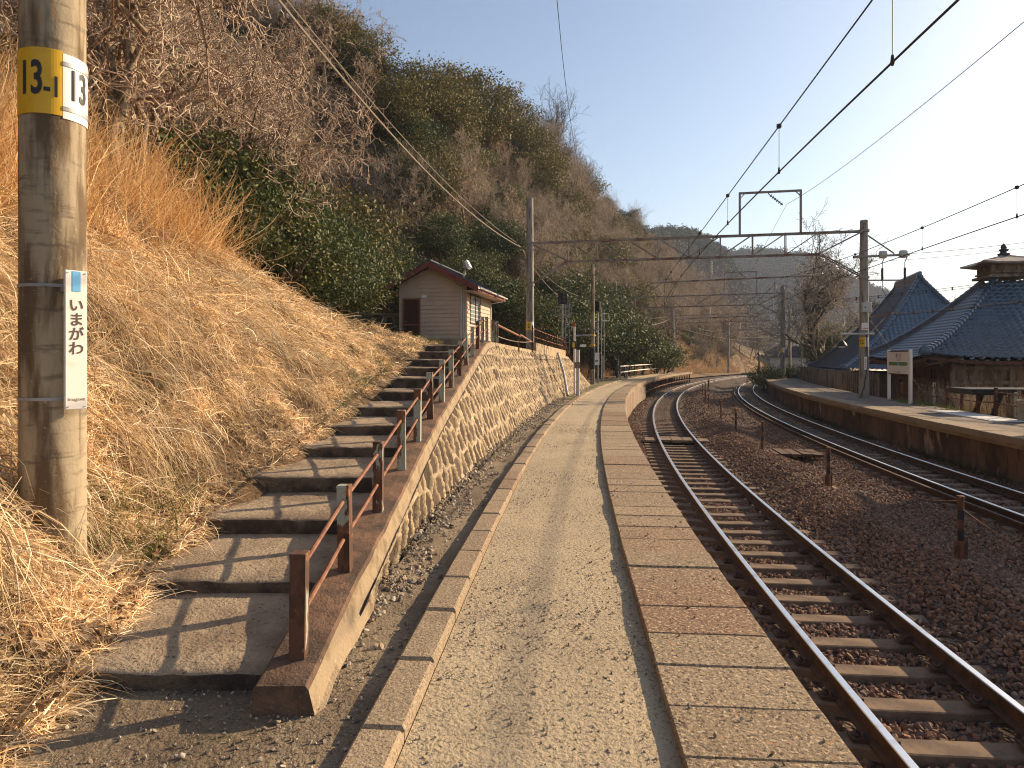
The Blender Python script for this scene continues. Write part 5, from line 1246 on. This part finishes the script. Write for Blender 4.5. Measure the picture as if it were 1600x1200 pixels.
# dead leaves caught in the straw
n_ = 22000; s, u, P = on_hill(n_, 2.2, 24, -.15, 5.5); P[:, 2] += .02+.08*rng.random(len(P)); LEAF_LITTER = (P, rng.normal(size=P.shape)+np.array([0, 0, .8]), .016+.02*rng.random(len(P)), scol(len(P), np.array([[.22, .12, .06], [.30, .19, .10], [.14, .08, .045], [.40, .29, .17]])))
# tall plume grass
def tall(n, s0, s1, u0, u1, l0, l1, w, label, name='plume_grass', pal=np.array([[.66, .41, .18], [.74, .51, .25], [.52, .29, .12], [.80, .60, .34], [.60, .36, .15]]), clump=.5, lean=(.25, -.25, 1)):
    s, u, P = on_hill(n, s0, s1, u0, u1, logs=False)
    k = fbm(P[:, 0]*.8, P[:, 1]*.8, 133) > -clump+.25; P = P[k]
    m = len(P); D = np.array(lean)[None]+rng.normal(size=(m, 3))*np.array([.42, .42, .1])
    L = l0+(l1-l0)*rng.random(m)
    return blades(name, P, D, L, w*(.6+.8*rng.random(m)), .12+.5*rng.random(m)**2, scol(m, pal), mat['grass'], K=6, label=label, cat='grass', sway=.2)
tall(8500, 5.0, 10.6, 2.2, 5.6, .8, 1.9, .011, 'tall upright golden plume grass on the upper left bank', clump=.45)
tall(8000, 4.0, 24, 4.0, 8, .5, 1.3, .012, 'tangle of dry brown stems under the bare trees', name='dry_stems', pal=np.array([[.25, .15, .075], [.36, .23, .11], [.18, .10, .06]]), clump=.6, lean=(.1, -.1, .9))
tall(1500, 6, 13, 1.5, 3.6, .3, .8, .012, 'standing dry tufts dotted over the grass slope', clump=.05)
gpal = np.array([[.13, .17, .035], [.20, .22, .06], [.09, .13, .03]])
s, u, P = on_hill(22000, 2.4, 22, -.1, 4); k = fbm(P[:, 0]*1.1, P[:, 1]*1.1, 151)+.28*(u < .5) > .32; P = P[k]
blades('green_grass', P, np.array([[0, 0, 1.]])+rng.normal(size=(len(P), 3))*.5, .12+.22*rng.random(len(P)), .010*np.ones(len(P)), .4*rng.random(len(P)), scol(len(P), gpal), mat['grass'], label='sparse green tufts coming up through the dry grass', cat='grass')
# along the far foot of the hill
tall(22000, 40, 128, -.6, 5.5, .5, 1.5, .035, 'tan dry grass along the foot of the hill beyond the platform', name='dry_grass', pal=np.array([[.42, .26, .13], [.34, .20, .10], [.48, .33, .18]]), clump=.7, lean=(.15, -.2, 1))
tall(5000, 39.5, 56, -.4, 3.2, .7, 1.9, .022, 'reddish brown thicket of dry reeds behind the white notice', name='dry_reeds', pal=np.array([[.30, .15, .075], [.36, .20, .10], [.24, .12, .06]]), clump=.8)
# reeds behind the right platform, weeds at platform foot
n = 3000; s = 17+15*rng.random(n); o = 11.3+1.6*rng.random(n); P = En(s, o, 0.0)-np.array([0, 0, .55]); k = fbm(s*.8, o*.8, 7) > -.28; P = P[k]; n = len(P)
blades('dry_reeds', P, np.array([[0, 0, 1.]])+rng.normal(size=(n, 3))*.25, .7+.75*rng.random(n), .018*np.ones(n), .3*rng.random(n), scol(n, np.array([[.26, .19, .13], [.32, .24, .16], [.17, .12, .085]])), mat['grass'], K=5, label='grey brown dry reeds behind the rusty fence on the right', cat='grass')
n = 1500; s = 24+7*rng.random(n); o = 10.4+.8*rng.random(n); P = En(s, o, ZP); k = fbm(s*1.5, o*1.5, 17) > .05; P = P[k]; n = len(P)
blades('weeds', P, np.array([[0, 0, 1.]])+rng.normal(size=(n, 3))*.5, .06+.14*rng.random(n), .012*np.ones(n), .3*rng.random(n), scol(n, gpal), mat['grass'], label='low green weeds at the back of the right platform', cat='grass')
n = 1600; s = 14+22*rng.random(n); o = 8.0+.25*rng.random(n); P = En(s, o, -1.15); k = fbm(s*.9, o, 19) > .0; P = P[k]; n = len(P)
blades('weeds', P, np.array([[0, 0, 1.]])+rng.normal(size=(n, 3))*.5, .08+.2*rng.random(n), .014*np.ones(n), .3*rng.random(n), scol(n, np.array([[.05, .06, .025], [.08, .06, .03]])), mat['grass'], label='dark weeds along the foot of the right platform wall', cat='grass')
n = 500; s = np.concatenate([3.3+10*rng.random(n), 25+14*rng.random(n*3)]); o = np.concatenate([-2.42+.14*rng.random(n), -2.4+.45*rng.random(n*3)]); P = En(s, o, .0); k = fbm(s*1.8, o, 23) > np.where(s < 20, .32, .0); P = P[k]; n = len(P)
blades('weeds', P, np.array([[0, 0, 1.]])+rng.normal(size=(n, 3))*.5, .03+.09*rng.random(n), .009*np.ones(n), .3*rng.random(n), scol(n, gpal), mat['grass'], label='little green weeds at the foot of the stone wall', cat='grass')
# ------------------------------------------------------------------ trees
def nrm(v): return v/(np.linalg.norm(v)+1e-9)
def skeleton(seed, H, depth=4, stems=1, twist=(.16, .34, .42, .5, .55), up=(.25, .10, .06, .02, .0), lean=(0, 0, 1), r0=.085, nb=(1.7, 1.5, 1.5, 1.35), frac=(.62, .52, .5, .46), low=.3, tip=.0055):
    rg = np.random.default_rng(seed); seg = [[], []]; ends = []
    def grow(p, d, L, r, lev):
        n = [6, 5, 4, 3, 3][lev]
        for i in range(n):
            d = nrm(d+rg.normal(size=3)*twist[lev]+np.array([0, 0, up[lev]])); q = p+d*(L/n)
            r2 = max(r*(1-.62/n*(1.0)), tip)
            seg[0 if lev < 2 else 1].append((p, q, r, r2))
            if lev < depth and (i+1)/n > (low if lev == 0 else .15):
                k = int(nb[lev]+rg.random())
                for _ in range(k):
                    ax = nrm(np.cross(d, rg.normal(size=3))); a = .5+.6*rg.random()
                    dc = nrm(d*math.cos(a)+ax*math.sin(a)); f = frac[lev]*(.7+.6*rg.random())*(1-.45*(i/n) if lev == 0 else 1)
                    grow(q, dc, L*f, max(r2*(.62 if lev else .6), tip), lev+1)
            p, r = q, r2
        ends.append((p, lev))
    for k in range(stems):
        d = nrm(np.array(lean)+(rg.normal(size=3)*.28 if stems > 1 else rg.normal(size=3)*.08)*np.array([1, 1, .2]))
        grow(np.array([0., 0, -.25])+(rg.normal(size=3)*.15*np.array([1, 1, 0]) if stems > 1 else 0), d, H*.75*(.8+.3*rg.random()), r0*(.85 if stems > 1 else 1), 0)
    return seg, ends
def seg_mesh(name, segs, n, mt):
    a = [np.array([s[i] for s in segs]) for i in range(4)]
    V, F = tubes_np(a[0], a[1], a[2], a[3], n); return np_mesh(name, V, [F], mt, smooth=True)
def leaf_mesh(name, C, N, size, cols, mt, asp=.45):
    """diamond leaves at C facing N"""
    n = len(C); N = N/np.linalg.norm(N, axis=1, keepdims=True); t = np.cross(N, rng.normal(size=(n, 3))); t /= np.linalg.norm(t, axis=1, keepdims=True); b = np.cross(N, t)
    s = size[:, None]; V = np.stack([C-t*s, C+b*s*asp+N*s*.12, C+t*s, C-b*s*asp+N*s*.12], 1).reshape(-1, 3)
    F = np.arange(n*4).reshape(-1, 4); return np_mesh(name, V, [F], mt, col=np.repeat(cols, 4, 0))
PROTO = {}
def proto(kind, key, trunk, crown):
    PROTO.setdefault(kind, []).append((trunk, crown))
for i in range(4):   # pale gnarled trees
    sg, _ = skeleton(40+i, 6.0, stems=[1, 2, 1, 2][i], r0=.11, lean=(.2, -.1, 1), twist=(.24, .42, .5, .55, .6), up=(.2, .06, .05, .02, 0), low=.40, tip=.009, nb=(1.7, 1.3, 1.2, .9))
    proto('gnarled', i, seg_mesh('trunk', sg[0], 7, mat['bark_pale']), seg_mesh('crown', sg[1], 3, mat['twig_pale']))
for i in range(4):   # reddish thicket trees
    sg, _ = skeleton(60+i, 5.0, stems=[2, 3, 1, 3][i], r0=.075, twist=(.12, .26, .32, .38, .4), up=(.3, .22, .16, .1, .05), tip=.0065)
    proto('reddish', i, seg_mesh('trunk', sg[0], 6, mat['bark_dark']), seg_mesh('crown', sg[1], 3, mat['twig_red']))
for i in range(2):   # fan shaped dark bare tree
    sg, _ = skeleton(80+i, 6.5, stems=1, r0=.13, twist=(.06, .16, .2, .25, .3), up=(.3, .3, .25, .2, .1), low=.25, tip=.007)
    proto('fan', i, seg_mesh('trunk', sg[0], 8, mat['bark_dark']), seg_mesh('crown', sg[1], 3, mat['bark_dark']))
pal_g = [np.array([[.085, .105, .034], [.11, .125, .04], [.065, .085, .03], [.16, .145, .045]]), np.array([[.055, .080, .030], [.075, .10, .036], [.10, .115, .04]]), np.array([[.18, .145, .045], [.13, .125, .04], [.21, .155, .048], [.085, .095, .032]])]
def broadleaf(seed, H, R, pal, nc=150, per=46, leaf=.085, flat=.8, spread=.30):
    rg = np.random.default_rng(seed); sg, ends = skeleton(seed, H, depth=2, stems=2, r0=.09, nb=(1.6, 1.4, 1, 1))
    # crown: clumps over an uneven shell, some inside
    lob = rg.normal(size=(7, 3)); lob /= np.linalg.norm(lob, axis=1, keepdims=True); lob[:, 2] = np.abs(lob[:, 2])*.8
    d = rg.normal(size=(nc, 3)); d /= np.linalg.norm(d, axis=1, keepdims=True)
    bump = np.max(d @ lob.T, 1); rr = R*(.55+.55*np.clip(bump, 0, 1)**2)*(.45+.55*rg.random(nc)**.45)
    c = d*rr[:, None]*np.array([1, 1, flat*H/(2*R)*1.0]); c[:, 2] += H*.52
    c = c[c[:, 2] > .15]
    C = np.repeat(c, per, 0); D0 = np.repeat(d[:len(c)], per, 0); C = C+rg.normal(size=C.shape)*spread*np.array([1, 1, .6])
    N = nrm_rows(rg.normal(size=C.shape)*.8+np.array([0, 0, .55])+D0*.5)
    col = pal[rg.integers(0, len(pal), len(C))]*(.75+.5*rg.random((len(C), 1)))*np.repeat(.8+.4*rg.random((len(c), 1)), per, 0)
    return seg_mesh('trunk', sg[0], 6, mat['bark_dark']), leaf_mesh('crown', C, N, leaf*(.7+.6*rg.random(len(C))), col, mat['leaf'])
def nrm_rows(a): return a/np.linalg.norm(a, axis=1, keepdims=True)
for i in range(4): proto('camellia', i, *broadleaf(100+i, 4.2, 1.9, pal_g[i % 2], nc=170, per=46, leaf=.075))
for i in range(3): proto('oak', i, *broadleaf(120+i, 6.5, 3.2, pal_g[2], nc=230, per=42, leaf=.10, spread=.38, flat=.75))
for i in range(2): proto('shrub', i, *broadleaf(140+i, 2.2, 1.5, pal_g[0], nc=110, per=44, leaf=.06, spread=.24))
def pine_tree(seed, H, pal):
    rg = np.random.default_rng(seed); sg, ends = skeleton(seed, H, depth=1, stems=1, r0=.12, twist=(.10, .3, .3, .3, .3), nb=(2.2, 1, 1, 1), frac=(.42, .4, .4, .4), low=.35)
    c = np.array([s[1] for s in sg[0] if s[1][2] > H*.3]); c = c[rg.random(len(c)) < .8]; per = 70
    C = np.repeat(c, per, 0)+rg.normal(size=(len(c)*per, 3))*np.array([.42, .42, .16]); N = nrm_rows(rg.normal(size=C.shape)*np.array([1, 1, .5]))
    col = pal[rg.integers(0, len(pal), len(C))]*(.7+.6*rg.random((len(C), 1)))
    return seg_mesh('trunk', sg[0], 6, mat['bark_dark']), leaf_mesh('crown', C, N, .16*(.7+.6*rg.random(len(C))), col, mat['pine'], asp=.22)
pine_pal = np.array([[.030, .045, .022], [.040, .055, .026], [.055, .062, .028]])
for i in range(3): proto('pine', i, *pine_tree(160+i, 7.5, pine_pal))

TREES = []
def place(kind, x, y, sc_, label, group, idx=None, name='bare_tree', cat='tree', z=None, rz=None, zs=1.0):
    P = PROTO[kind]; t, c = P[(len(TREES) if idx is None else idx) % len(P)]
    z = float(hz(np.array([x]), np.array([y]))[0]) if z is None else z
    o = bpy.data.objects.new(name, None); COL.objects.link(o); o.empty_display_size = .2
    o.location = (x, y, z-.05); o.scale = (sc_, sc_, sc_*zs); o.rotation_euler = (0, 0, rng.random()*6.28 if rz is None else rz)
    tag(o, label, cat, group)
    for nm, me in (('trunk', t), ('crown', c)): link(nm, me, o)
    TREES.append((x, y, sc_, kind)); return o
def at(px, d): return ((px-800)/1067*d, d)
GB, GE = 'bare trees crowding the wooded hillside', 'evergreen trees scattered over the wooded hillside'
# pale gnarled trees above the grass slope
for px, d, s_, i in ((322, 13.4, 1.0, 0), (404, 15.8, 1.05, 2), (418, 17.0, 1.0, 1), (250, 12.6, .95, 2), (205, 11.8, .95, 1), (150, 11.5, 1.0, 0), (300, 19.0, 1.25, 3), (230, 18, 1.2, 0), (390, 24, 1.4, 3), (480, 29, 1.4, 0), (330, 24, 1.4, 2), (180, 17, 1.2, 3), (108, 9.8, 1.0, 2), (140, 9.4, .85, 3)):
    place('gnarled', *at(px, d), s_, 'pale twisted bare tree just above the dry grass slope', 'pale twisted bare trees above the grass slope', i)
# evergreens
for px, d, s_ in ((325, 16.5, 1.0), (360, 17.5, 1.1), (295, 14.5, .85), (345, 14.8, .7), (385, 15.8, .75), (425, 17.2, .75), (460, 18.6, .8), (500, 20.5, .8), (395, 18.5, .95), (430, 19.5, .95), (465, 21.5, 1.0), (500, 23.5, 1.0), (535, 26.0, 1.05), (480, 25.5, 1.2), (420, 23.5, 1.2), (370, 21.5, 1.15), (320, 20.5, 1.2), (280, 18.0, 1.0), (572, 38.0, 1.05), (604, 40.0, 1.1), (553, 34.0, 1.0), (588, 39.5, .8), (440, 28, 1.3), (510, 30, 1.3), (390, 27, 1.35), (545, 36, 1.3)):
    place('camellia', *at(px, d), s_, 'glossy dark evergreen shrub between grass slope and hut', 'dark evergreen shrubs left of the hut', name='evergreen_shrub', cat='shrub')
for px, d, s_ in ((640, 43.5, 1.15), (690, 43, 1.0), (725, 42, 1.0), (758, 41, 1.1), (790, 42, 1.15), (655, 47, 1.2)):
    place('camellia', *at(px, d), s_, 'glossy evergreen tree right behind the beige hut', 'evergreens right behind the hut', name='evergreen_tree')
for px, d, s_ in ((842, 40.5, 1.2), (865, 44, 1.3), (893, 46, 1.45), (915, 50, 1.6), (940, 53, 1.7), (968, 56, 1.7), (890, 55, 1.7), (930, 62, 1.8), (985, 63, 1.5), (1005, 66, 1.3), (1025, 68, 1.25), (1040, 71, 1.0)):
    place('camellia' if px < 960 else 'shrub', *at(px, d), s_*(1 if px < 960 else 1.5), 'leafy evergreen beside the line between the signals and the bend', 'evergreens beside the line at the bend', name='evergreen_tree')
for px, d, s_ in ((505, 32, 1.15), (470, 33, 1.0), (612, 47, .9), (648, 51, 1.1), (695, 55, 1.15), (742, 61, 1.4), (785, 68, 1.25), (818, 74, 1.0), (842, 80, .85), (880, 88, .8), (660, 46, .8), (720, 52, .8)):
    place('oak', *at(px, d), s_, 'broad olive green evergreen tree standing out on the hill crest', 'broad evergreens on the hill crest', name='evergreen_tree')
place('fan', *at(866, 86), 1.75, 'dark fan shaped bare tree against the sky on the crest', None, 0)
place('fan', *at(902, 92), 1.3, 'smaller dark bare tree just right of the fan shaped one', None, 1)
for px, d, s_ in ((985, 117, 1.0), (962, 110, .9), (1002, 122, .95), (940, 104, .9)):
    place('pine', *at(px, d), s_, 'dark pine poking above the descending crest', 'pines on the descending crest', name='pine_tree')
# reddish and pale bare trees over the rest of the hill
cnt = 0; tries = 0; pts = []; TREES_OAK = [t for t in TREES if t[3] == 'oak']; TREES_OAK = [t[:3] for t in TREES_OAK]
while cnt < 235 and tries < 16000:
    tries += 1
    s = 9+136*rng.random()**1.15; u = (3.0 if s > 45 else 6.5)+(24 if s < 46 else 11.5)*rng.random()
    if s > 26 and s < 38 and u < 2.5: continue
    if s < 31 and u < 10.5: continue
    p = E(s, float(np.interp(s, Q_S, Q_O))-u)
    if p.x < -.80*p.y-2 or p.y < 9: continue
    rad = 1.3+.008*s
    if any((p.x-a)**2+(p.y-b)**2 < rad**2 for a, b in pts) or any((p.x-a)**2+(p.y-b)**2 < (2.9*q_)**2 for a, b, q_ in TREES_OAK): continue
    pts.append((p.x, p.y)); cnt += 1
    kd = 'gnarled' if (rng.random() < (.55 if s < 45 else .12)) else 'reddish'
    place(kd, p.x, p.y, (.85+.4*rng.random())*(1.0 if s < 60 else 1.15), 'leafless tree with dense brown twigs on the wooded hillside', GB)
for k in range(96):
    s = 18+95*rng.random(); u = 2.5+(18 if s < 46 else 11)*rng.random(); p = E(s, float(np.interp(s, Q_S, Q_O))-u)
    if p.y < 14 or (26 < s < 38 and u < 3): continue
    place(['camellia', 'shrub', 'oak'][k % 3] if s > 40 else 'shrub', p.x, p.y, .7+.5*rng.random(), 'green leafed shrub among the bare trees on the hillside', GE, name='evergreen_shrub', cat='shrub')
cnt = 0
for k in range(900):
    s = 15+45*rng.random(); u = 3.5+13*rng.random(); p = E(s, float(np.interp(s, Q_S, Q_O))-u)
    if p.y < 16 or p.x < -.8*p.y-2 or u < (8.5 if s < 31 else 4.5): continue
    if any((p.x-t_[0])**2+(p.y-t_[1])**2 < (1.5 if t_[3] != 'oak' else 2.8)**2 for t_ in TREES): continue
    g_ = fbm(np.array([p.x*.15]), np.array([p.y*.15]), 501)[0]
    if g_ > .02: place('camellia' if k % 2 else 'shrub', p.x, p.y, .8+.4*rng.random(), 'green leafed shrub among the bare trees on the hillside', GE, name='evergreen_shrub', cat='shrub')
    else: place('reddish' if k % 3 else 'gnarled', p.x, p.y, .8+.35*rng.random(), 'leafless tree with dense brown twigs on the wooded hillside', GB)
    cnt += 1
    if cnt > 85: break
# low shrubs at the hill foot beyond the platform
for k in range(26):
    s = 82+50*rng.random(); p = E(s, float(np.interp(s, Q_S, Q_O))-.3-3*rng.random()); place('shrub' if k % 3 == 0 else 'reddish', p.x, p.y, .5+.4*rng.random(), 'low tan scrub bush along the far foot of the hill', 'scrub bushes along the far foot of the hill', name='scrub_bush', cat='shrub')

# undergrowth: leaf litter, small leaves and vines over the hill
n = 120000; s = 8*(150/8)**rng.random(n); u = .2+24*rng.random(n)**.9; q = np.interp(s, Q_S, Q_O); P = En(s, q-u, 0.0)
k = (P[:, 0] > -.8*P[:, 1]-1) & ~((s < 27) & (u < 5.5+2*fbm(P[:, 0]*.3, P[:, 1]*.3, 21))); s, u, P = s[k], u[k], P[k]; n = len(P)
g = fbm(P[:, 0]*.35, P[:, 1]*.35, 201)+.25*rng.normal(size=n)*.5
col = np.where((g > .06)[:, None], np.array([.095, .105, .034])[None], np.array([.26, .165, .085])[None])*(.5+1.0*rng.random((n, 1)))
P[:, 2] = hz(P[:, 0], P[:, 1])+.02+np.where(g > .06, 1.0, .45)*rng.random(n)**1.5
me = leaf_mesh('undergrowth', P, rng.normal(size=(n, 3))+np.array([0, 0, .6]), (.05+.04*rng.random(n))*np.clip(np.hypot(P[:, 0], P[:, 1])/28, .8, 1.5), col, mat['leaf'], asp=.5)
tag(link('undergrowth', me), 'low brown and green undergrowth covering the hillside under the trees', 'undergrowth', kind='stuff')

P, N_, S_, C_ = LEAF_LITTER; tag(link('dead_leaves', leaf_mesh('dead_leaves', P, N_, S_, C_, mat['grass'], asp=.5)), 'brown dead leaves caught in the straw', 'leaf litter', kind='stuff')
# right side trees
x, y = at(1268, 62)
sg, ends = skeleton(301, 11.5, depth=4, stems=1, r0=.34, twist=(.16, .24, .28, .32, .35), up=(.25, .28, .2, .12, .06), low=.22, nb=(2.3, 1.9, 1.8, 1.6), tip=.017)
bt = thing('bare_tree', (x, y, -1.4), 'large brown leafless tree with crooked trunk beyond the picket fence', 'tree')
link('trunk', seg_mesh('trunk', sg[0], 10, mat['bark_dark']), bt); link('crown', seg_mesh('crown', sg[1], 3, mat['twig_red']), bt)
cs = np.array([s_[1] for s_ in sg[0] if s_[1][2] > 7]); cs = cs[rng.random(len(cs)) < .3]; C = np.repeat(cs, 60, 0)+rng.normal(size=(len(cs)*60, 3))*np.array([.5, .5, .25])
link('foliage', leaf_mesh('foliage', C, rng.normal(size=C.shape), .14+.08*rng.random(len(C)), pine_pal[rng.integers(0, 3, len(C))]*1.3, mat['pine'], asp=.25), bt)
for px, d, s_, k in ((1196, 58, .8, 'shrub'), (1222, 60, .75, 'shrub'), (1240, 61, .8, 'shrub'), (1290, 68, 1.1, 'camellia'), (1310, 66, 1.0, 'camellia')):
    place(k, *at(px, d), s_*1.3, 'dark green bush behind the picket fence', 'bushes behind the picket fence', name='evergreen_shrub', cat='shrub', z=-1.4, zs=1.2)
for px, d, s_ in ((1385, 120, 1.6), (1370, 130, 1.5), (1455, 110, 1.25), (1475, 112, 1.2), (1492, 105, 1.1), (1508, 112, 1.15), (1345, 135, 1.3)):
    place('pine', *at(px, d), s_, 'hazy pine standing beyond the temple roofs', 'hazy pines beyond the temple roofs', name='pine_tree', z=3.2 if px > 1400 else 2.0)

# ------------------------------------------------------------------ far hills
SC = 2.1
def far_hill(name, ridge, depth, mt, seed):
    """ridge: (px, d, ypx) of the crest; a broad mound falling to both sides"""
    r = np.array([[(p-800)/1067*d*SC, d*SC, 1.55+(560-yy)*d*SC/1067] for p, d, yy in ridge]); t = np.linspace(0, len(r)-1, 90)
    cx = [np.interp(t, np.arange(len(r)), r[:, k]) for k in range(3)]
    w = np.linspace(-1, 1, 41); n = np.stack([cx[0], cx[1]], -1); n /= np.linalg.norm(n, axis=1, keepdims=True)
    prof = np.cos(w*math.pi/2)**.9*0+(1-np.abs(w)**1.25)
    X = cx[0][:, None]+n[:, 0][:, None]*w*depth*SC; Y = cx[1][:, None]+n[:, 1][:, None]*w*depth*SC
    Z = -2+(cx[2]+2)[:, None]*prof[None]; Z += fbm(X*.025, Y*.025, seed)*6*prof+fbm(X*.1, Y*.1, seed+1)*1.2*prof
    me = np_mesh(name, np.stack([X, Y, Z], -1).reshape(-1, 3), [grid_faces(90, 41)], mt, smooth=True); o = link(name, me); o['kind'] = 'structure'
    return X, Y, Z, w
hm = M('far_slope', (.09, .062, .042), [dict(s=.09, c=(.05, .052, .026), lo=.45, hi=.6)], .98)
r1 = [(960, 205, 408), (1000, 205, 388), (1030, 210, 381), (1070, 215, 377), (1105, 220, 388), (1135, 220, 412), (1165, 222, 462), (1195, 225, 520), (1225, 230, 565)]
r2 = [(940, 330, 420), (1080, 330, 414), (1150, 330, 406), (1200, 335, 404), (1255, 335, 408), (1300, 340, 428), (1345, 340, 455), (1400, 340, 474), (1480, 340, 486), (1600, 330, 500), (1720, 330, 515), (1900, 330, 535)]
H1 = far_hill('hills', r1, 95, hm, 401); H2 = far_hill('hills', r2, 120, hm, 405)
def forest(Hh, n, size, label, seed, pal, crest, per=80):
    rg = np.random.default_rng(seed); X, Y, Z, w = Hh
    a = rg.random(n)*(X.shape[0]-1.01); b = np.where(rg.random(n) < crest, 20-3*rg.random(n), 20*rg.random(n)**.75); ia, ib = a.astype(int), np.minimum(b.astype(int), 39); fa, fb = a-ia, b-ib
    def S(A): return (A[ia, ib]*(1-fa)+A[ia+1, ib]*fa)*(1-fb)+(A[ia, ib+1]*(1-fa)+A[ia+1, ib+1]*fa)*fb
    c = np.stack([S(X), S(Y), S(Z)], -1); sz = size*(.6+.7*rg.random(n)); hgt = (1.0+.5*rg.random(n))
    C = np.repeat(c, per, 0); d = rg.normal(size=(n*per, 3)); d /= np.linalg.norm(d, axis=1, keepdims=True)
    C = C+d*(rg.random((n*per, 1))**.4)*np.repeat(sz, per)[:, None]*np.stack([np.full(n*per, .75), np.full(n*per, .75), np.repeat(hgt, per)], -1); C[:, 2] += np.repeat(sz*hgt*.8, per)
    g = fbm(c[:, 0]*.015, c[:, 1]*.015, seed); hi = np.clip((20-b)/10, 0, 1)
    pine = (g*1.2+.28-hi*.75+.2*rg.normal(size=n)) > 0
    col = np.where(pine[:, None], np.array(pal[0])[None], np.array(pal[1])[None])*(.7+.6*rg.random((n, 1)))
    cc = np.repeat(col, per, 0)*(.75+.5*rg.random((n*per, 1)))
    me = leaf_mesh('far_forest', C, rg.normal(size=C.shape)+np.array([0, 0, .4]), np.repeat(sz*.17, per)*(.6+.8*rg.random(n*per)), cc, mat['pine'], asp=.6)
    tag(link('far_forest', me), label, 'forest', kind='stuff')
forest(H1, 4200, 3.6, 'dark pines and brown woods covering the hill beyond the gantries', 411, ((.05, .068, .032), (.15, .105, .075)), .30)
forest(H2, 4200, 4.6, 'blue hazy woods on the farthest ridge behind the temple roofs', 413, ((.034, .044, .026), (.085, .062, .05)), .35)

# ------------------------------------------------------------------ haze, light, sky, camera
HAZE = True
if HAZE:
    hzm = bpy.data.materials.new('haze'); hzm.use_nodes = True; nt = hzm.node_tree; nt.nodes.clear()
    o_ = nt.nodes.new('ShaderNodeOutputMaterial'); v_ = nt.nodes.new('ShaderNodeVolumePrincipled')
    v_.inputs['Color'].default_value = (.68, .80, 1.0, 1); v_.inputs['Density'].default_value = .00033; v_.inputs['Anisotropy'].default_value = .1
    nt.links.new(v_.outputs[0], o_.inputs['Volume'])
    hb_ = MB().box(-1800, 1800, -400, 2300, -3.5, 230).build('haze', hzm); tag(hb_, kind='stuff')
SUN_AZ, SUN_EL = R_(28), R_(23)       # azimuth: from +X towards +Y
sd = Vector((math.cos(SUN_AZ)*math.cos(SUN_EL), math.sin(SUN_AZ)*math.cos(SUN_EL), math.sin(SUN_EL)))
sun = bpy.data.lights.new('sun', 'SUN'); sun.energy = 5.0; sun.angle = R_(.5); sun.color = (1.0, .76, .49)
so = bpy.data.objects.new('sun', sun); COL.objects.link(so); so.rotation_euler = sd.to_track_quat('Z', 'Y').to_euler(); so.location = (30, 20, 30)
w = bpy.data.worlds.new('World'); sc.world = w; w.use_nodes = True; nt = w.node_tree; bg = nt.nodes['Background']
sk = nt.nodes.new('ShaderNodeTexSky'); sk.sky_type = 'NISHITA'; sk.sun_disc = False; sk.sun_elevation = SUN_EL; sk.sun_rotation = math.pi/2-SUN_AZ
sk.air_density = 1.0; sk.dust_density = 1.1; sk.ozone_density = 1.0
nt.links.new(sk.outputs[0], bg.inputs[0]); bg.inputs[1].default_value = .092
cam = bpy.data.cameras.new('camera'); cam.sensor_width = 36; cam.lens = 1067/1600*36; cam.shift_y = -40/1600; cam.clip_end = 6000; cam.clip_start = .05
co_ = bpy.data.objects.new('camera', cam); COL.objects.link(co_); co_.location = (0, 0, 1.55); co_.rotation_euler = (math.pi/2, 0, 0); sc.camera = co_
sc.view_settings.view_transform = 'Standard'; sc.view_settings.look = 'None'; sc.view_settings.exposure = 0.95; sc.view_settings.gamma = 1.0
cy = sc.cycles; cy.max_bounces = 5; cy.diffuse_bounces = 3; cy.glossy_bounces = 2; cy.transmission_bounces = 2; cy.volume_bounces = 0; cy.transparent_max_bounces = 4
cy.use_denoising = True; cy.denoising_prefilter = 'FAST'; cy.filter_width = 1.1; cy.sample_clamp_indirect = 8
try: cy.denoiser = 'OPENIMAGEDENOISE'
except Exception: pass
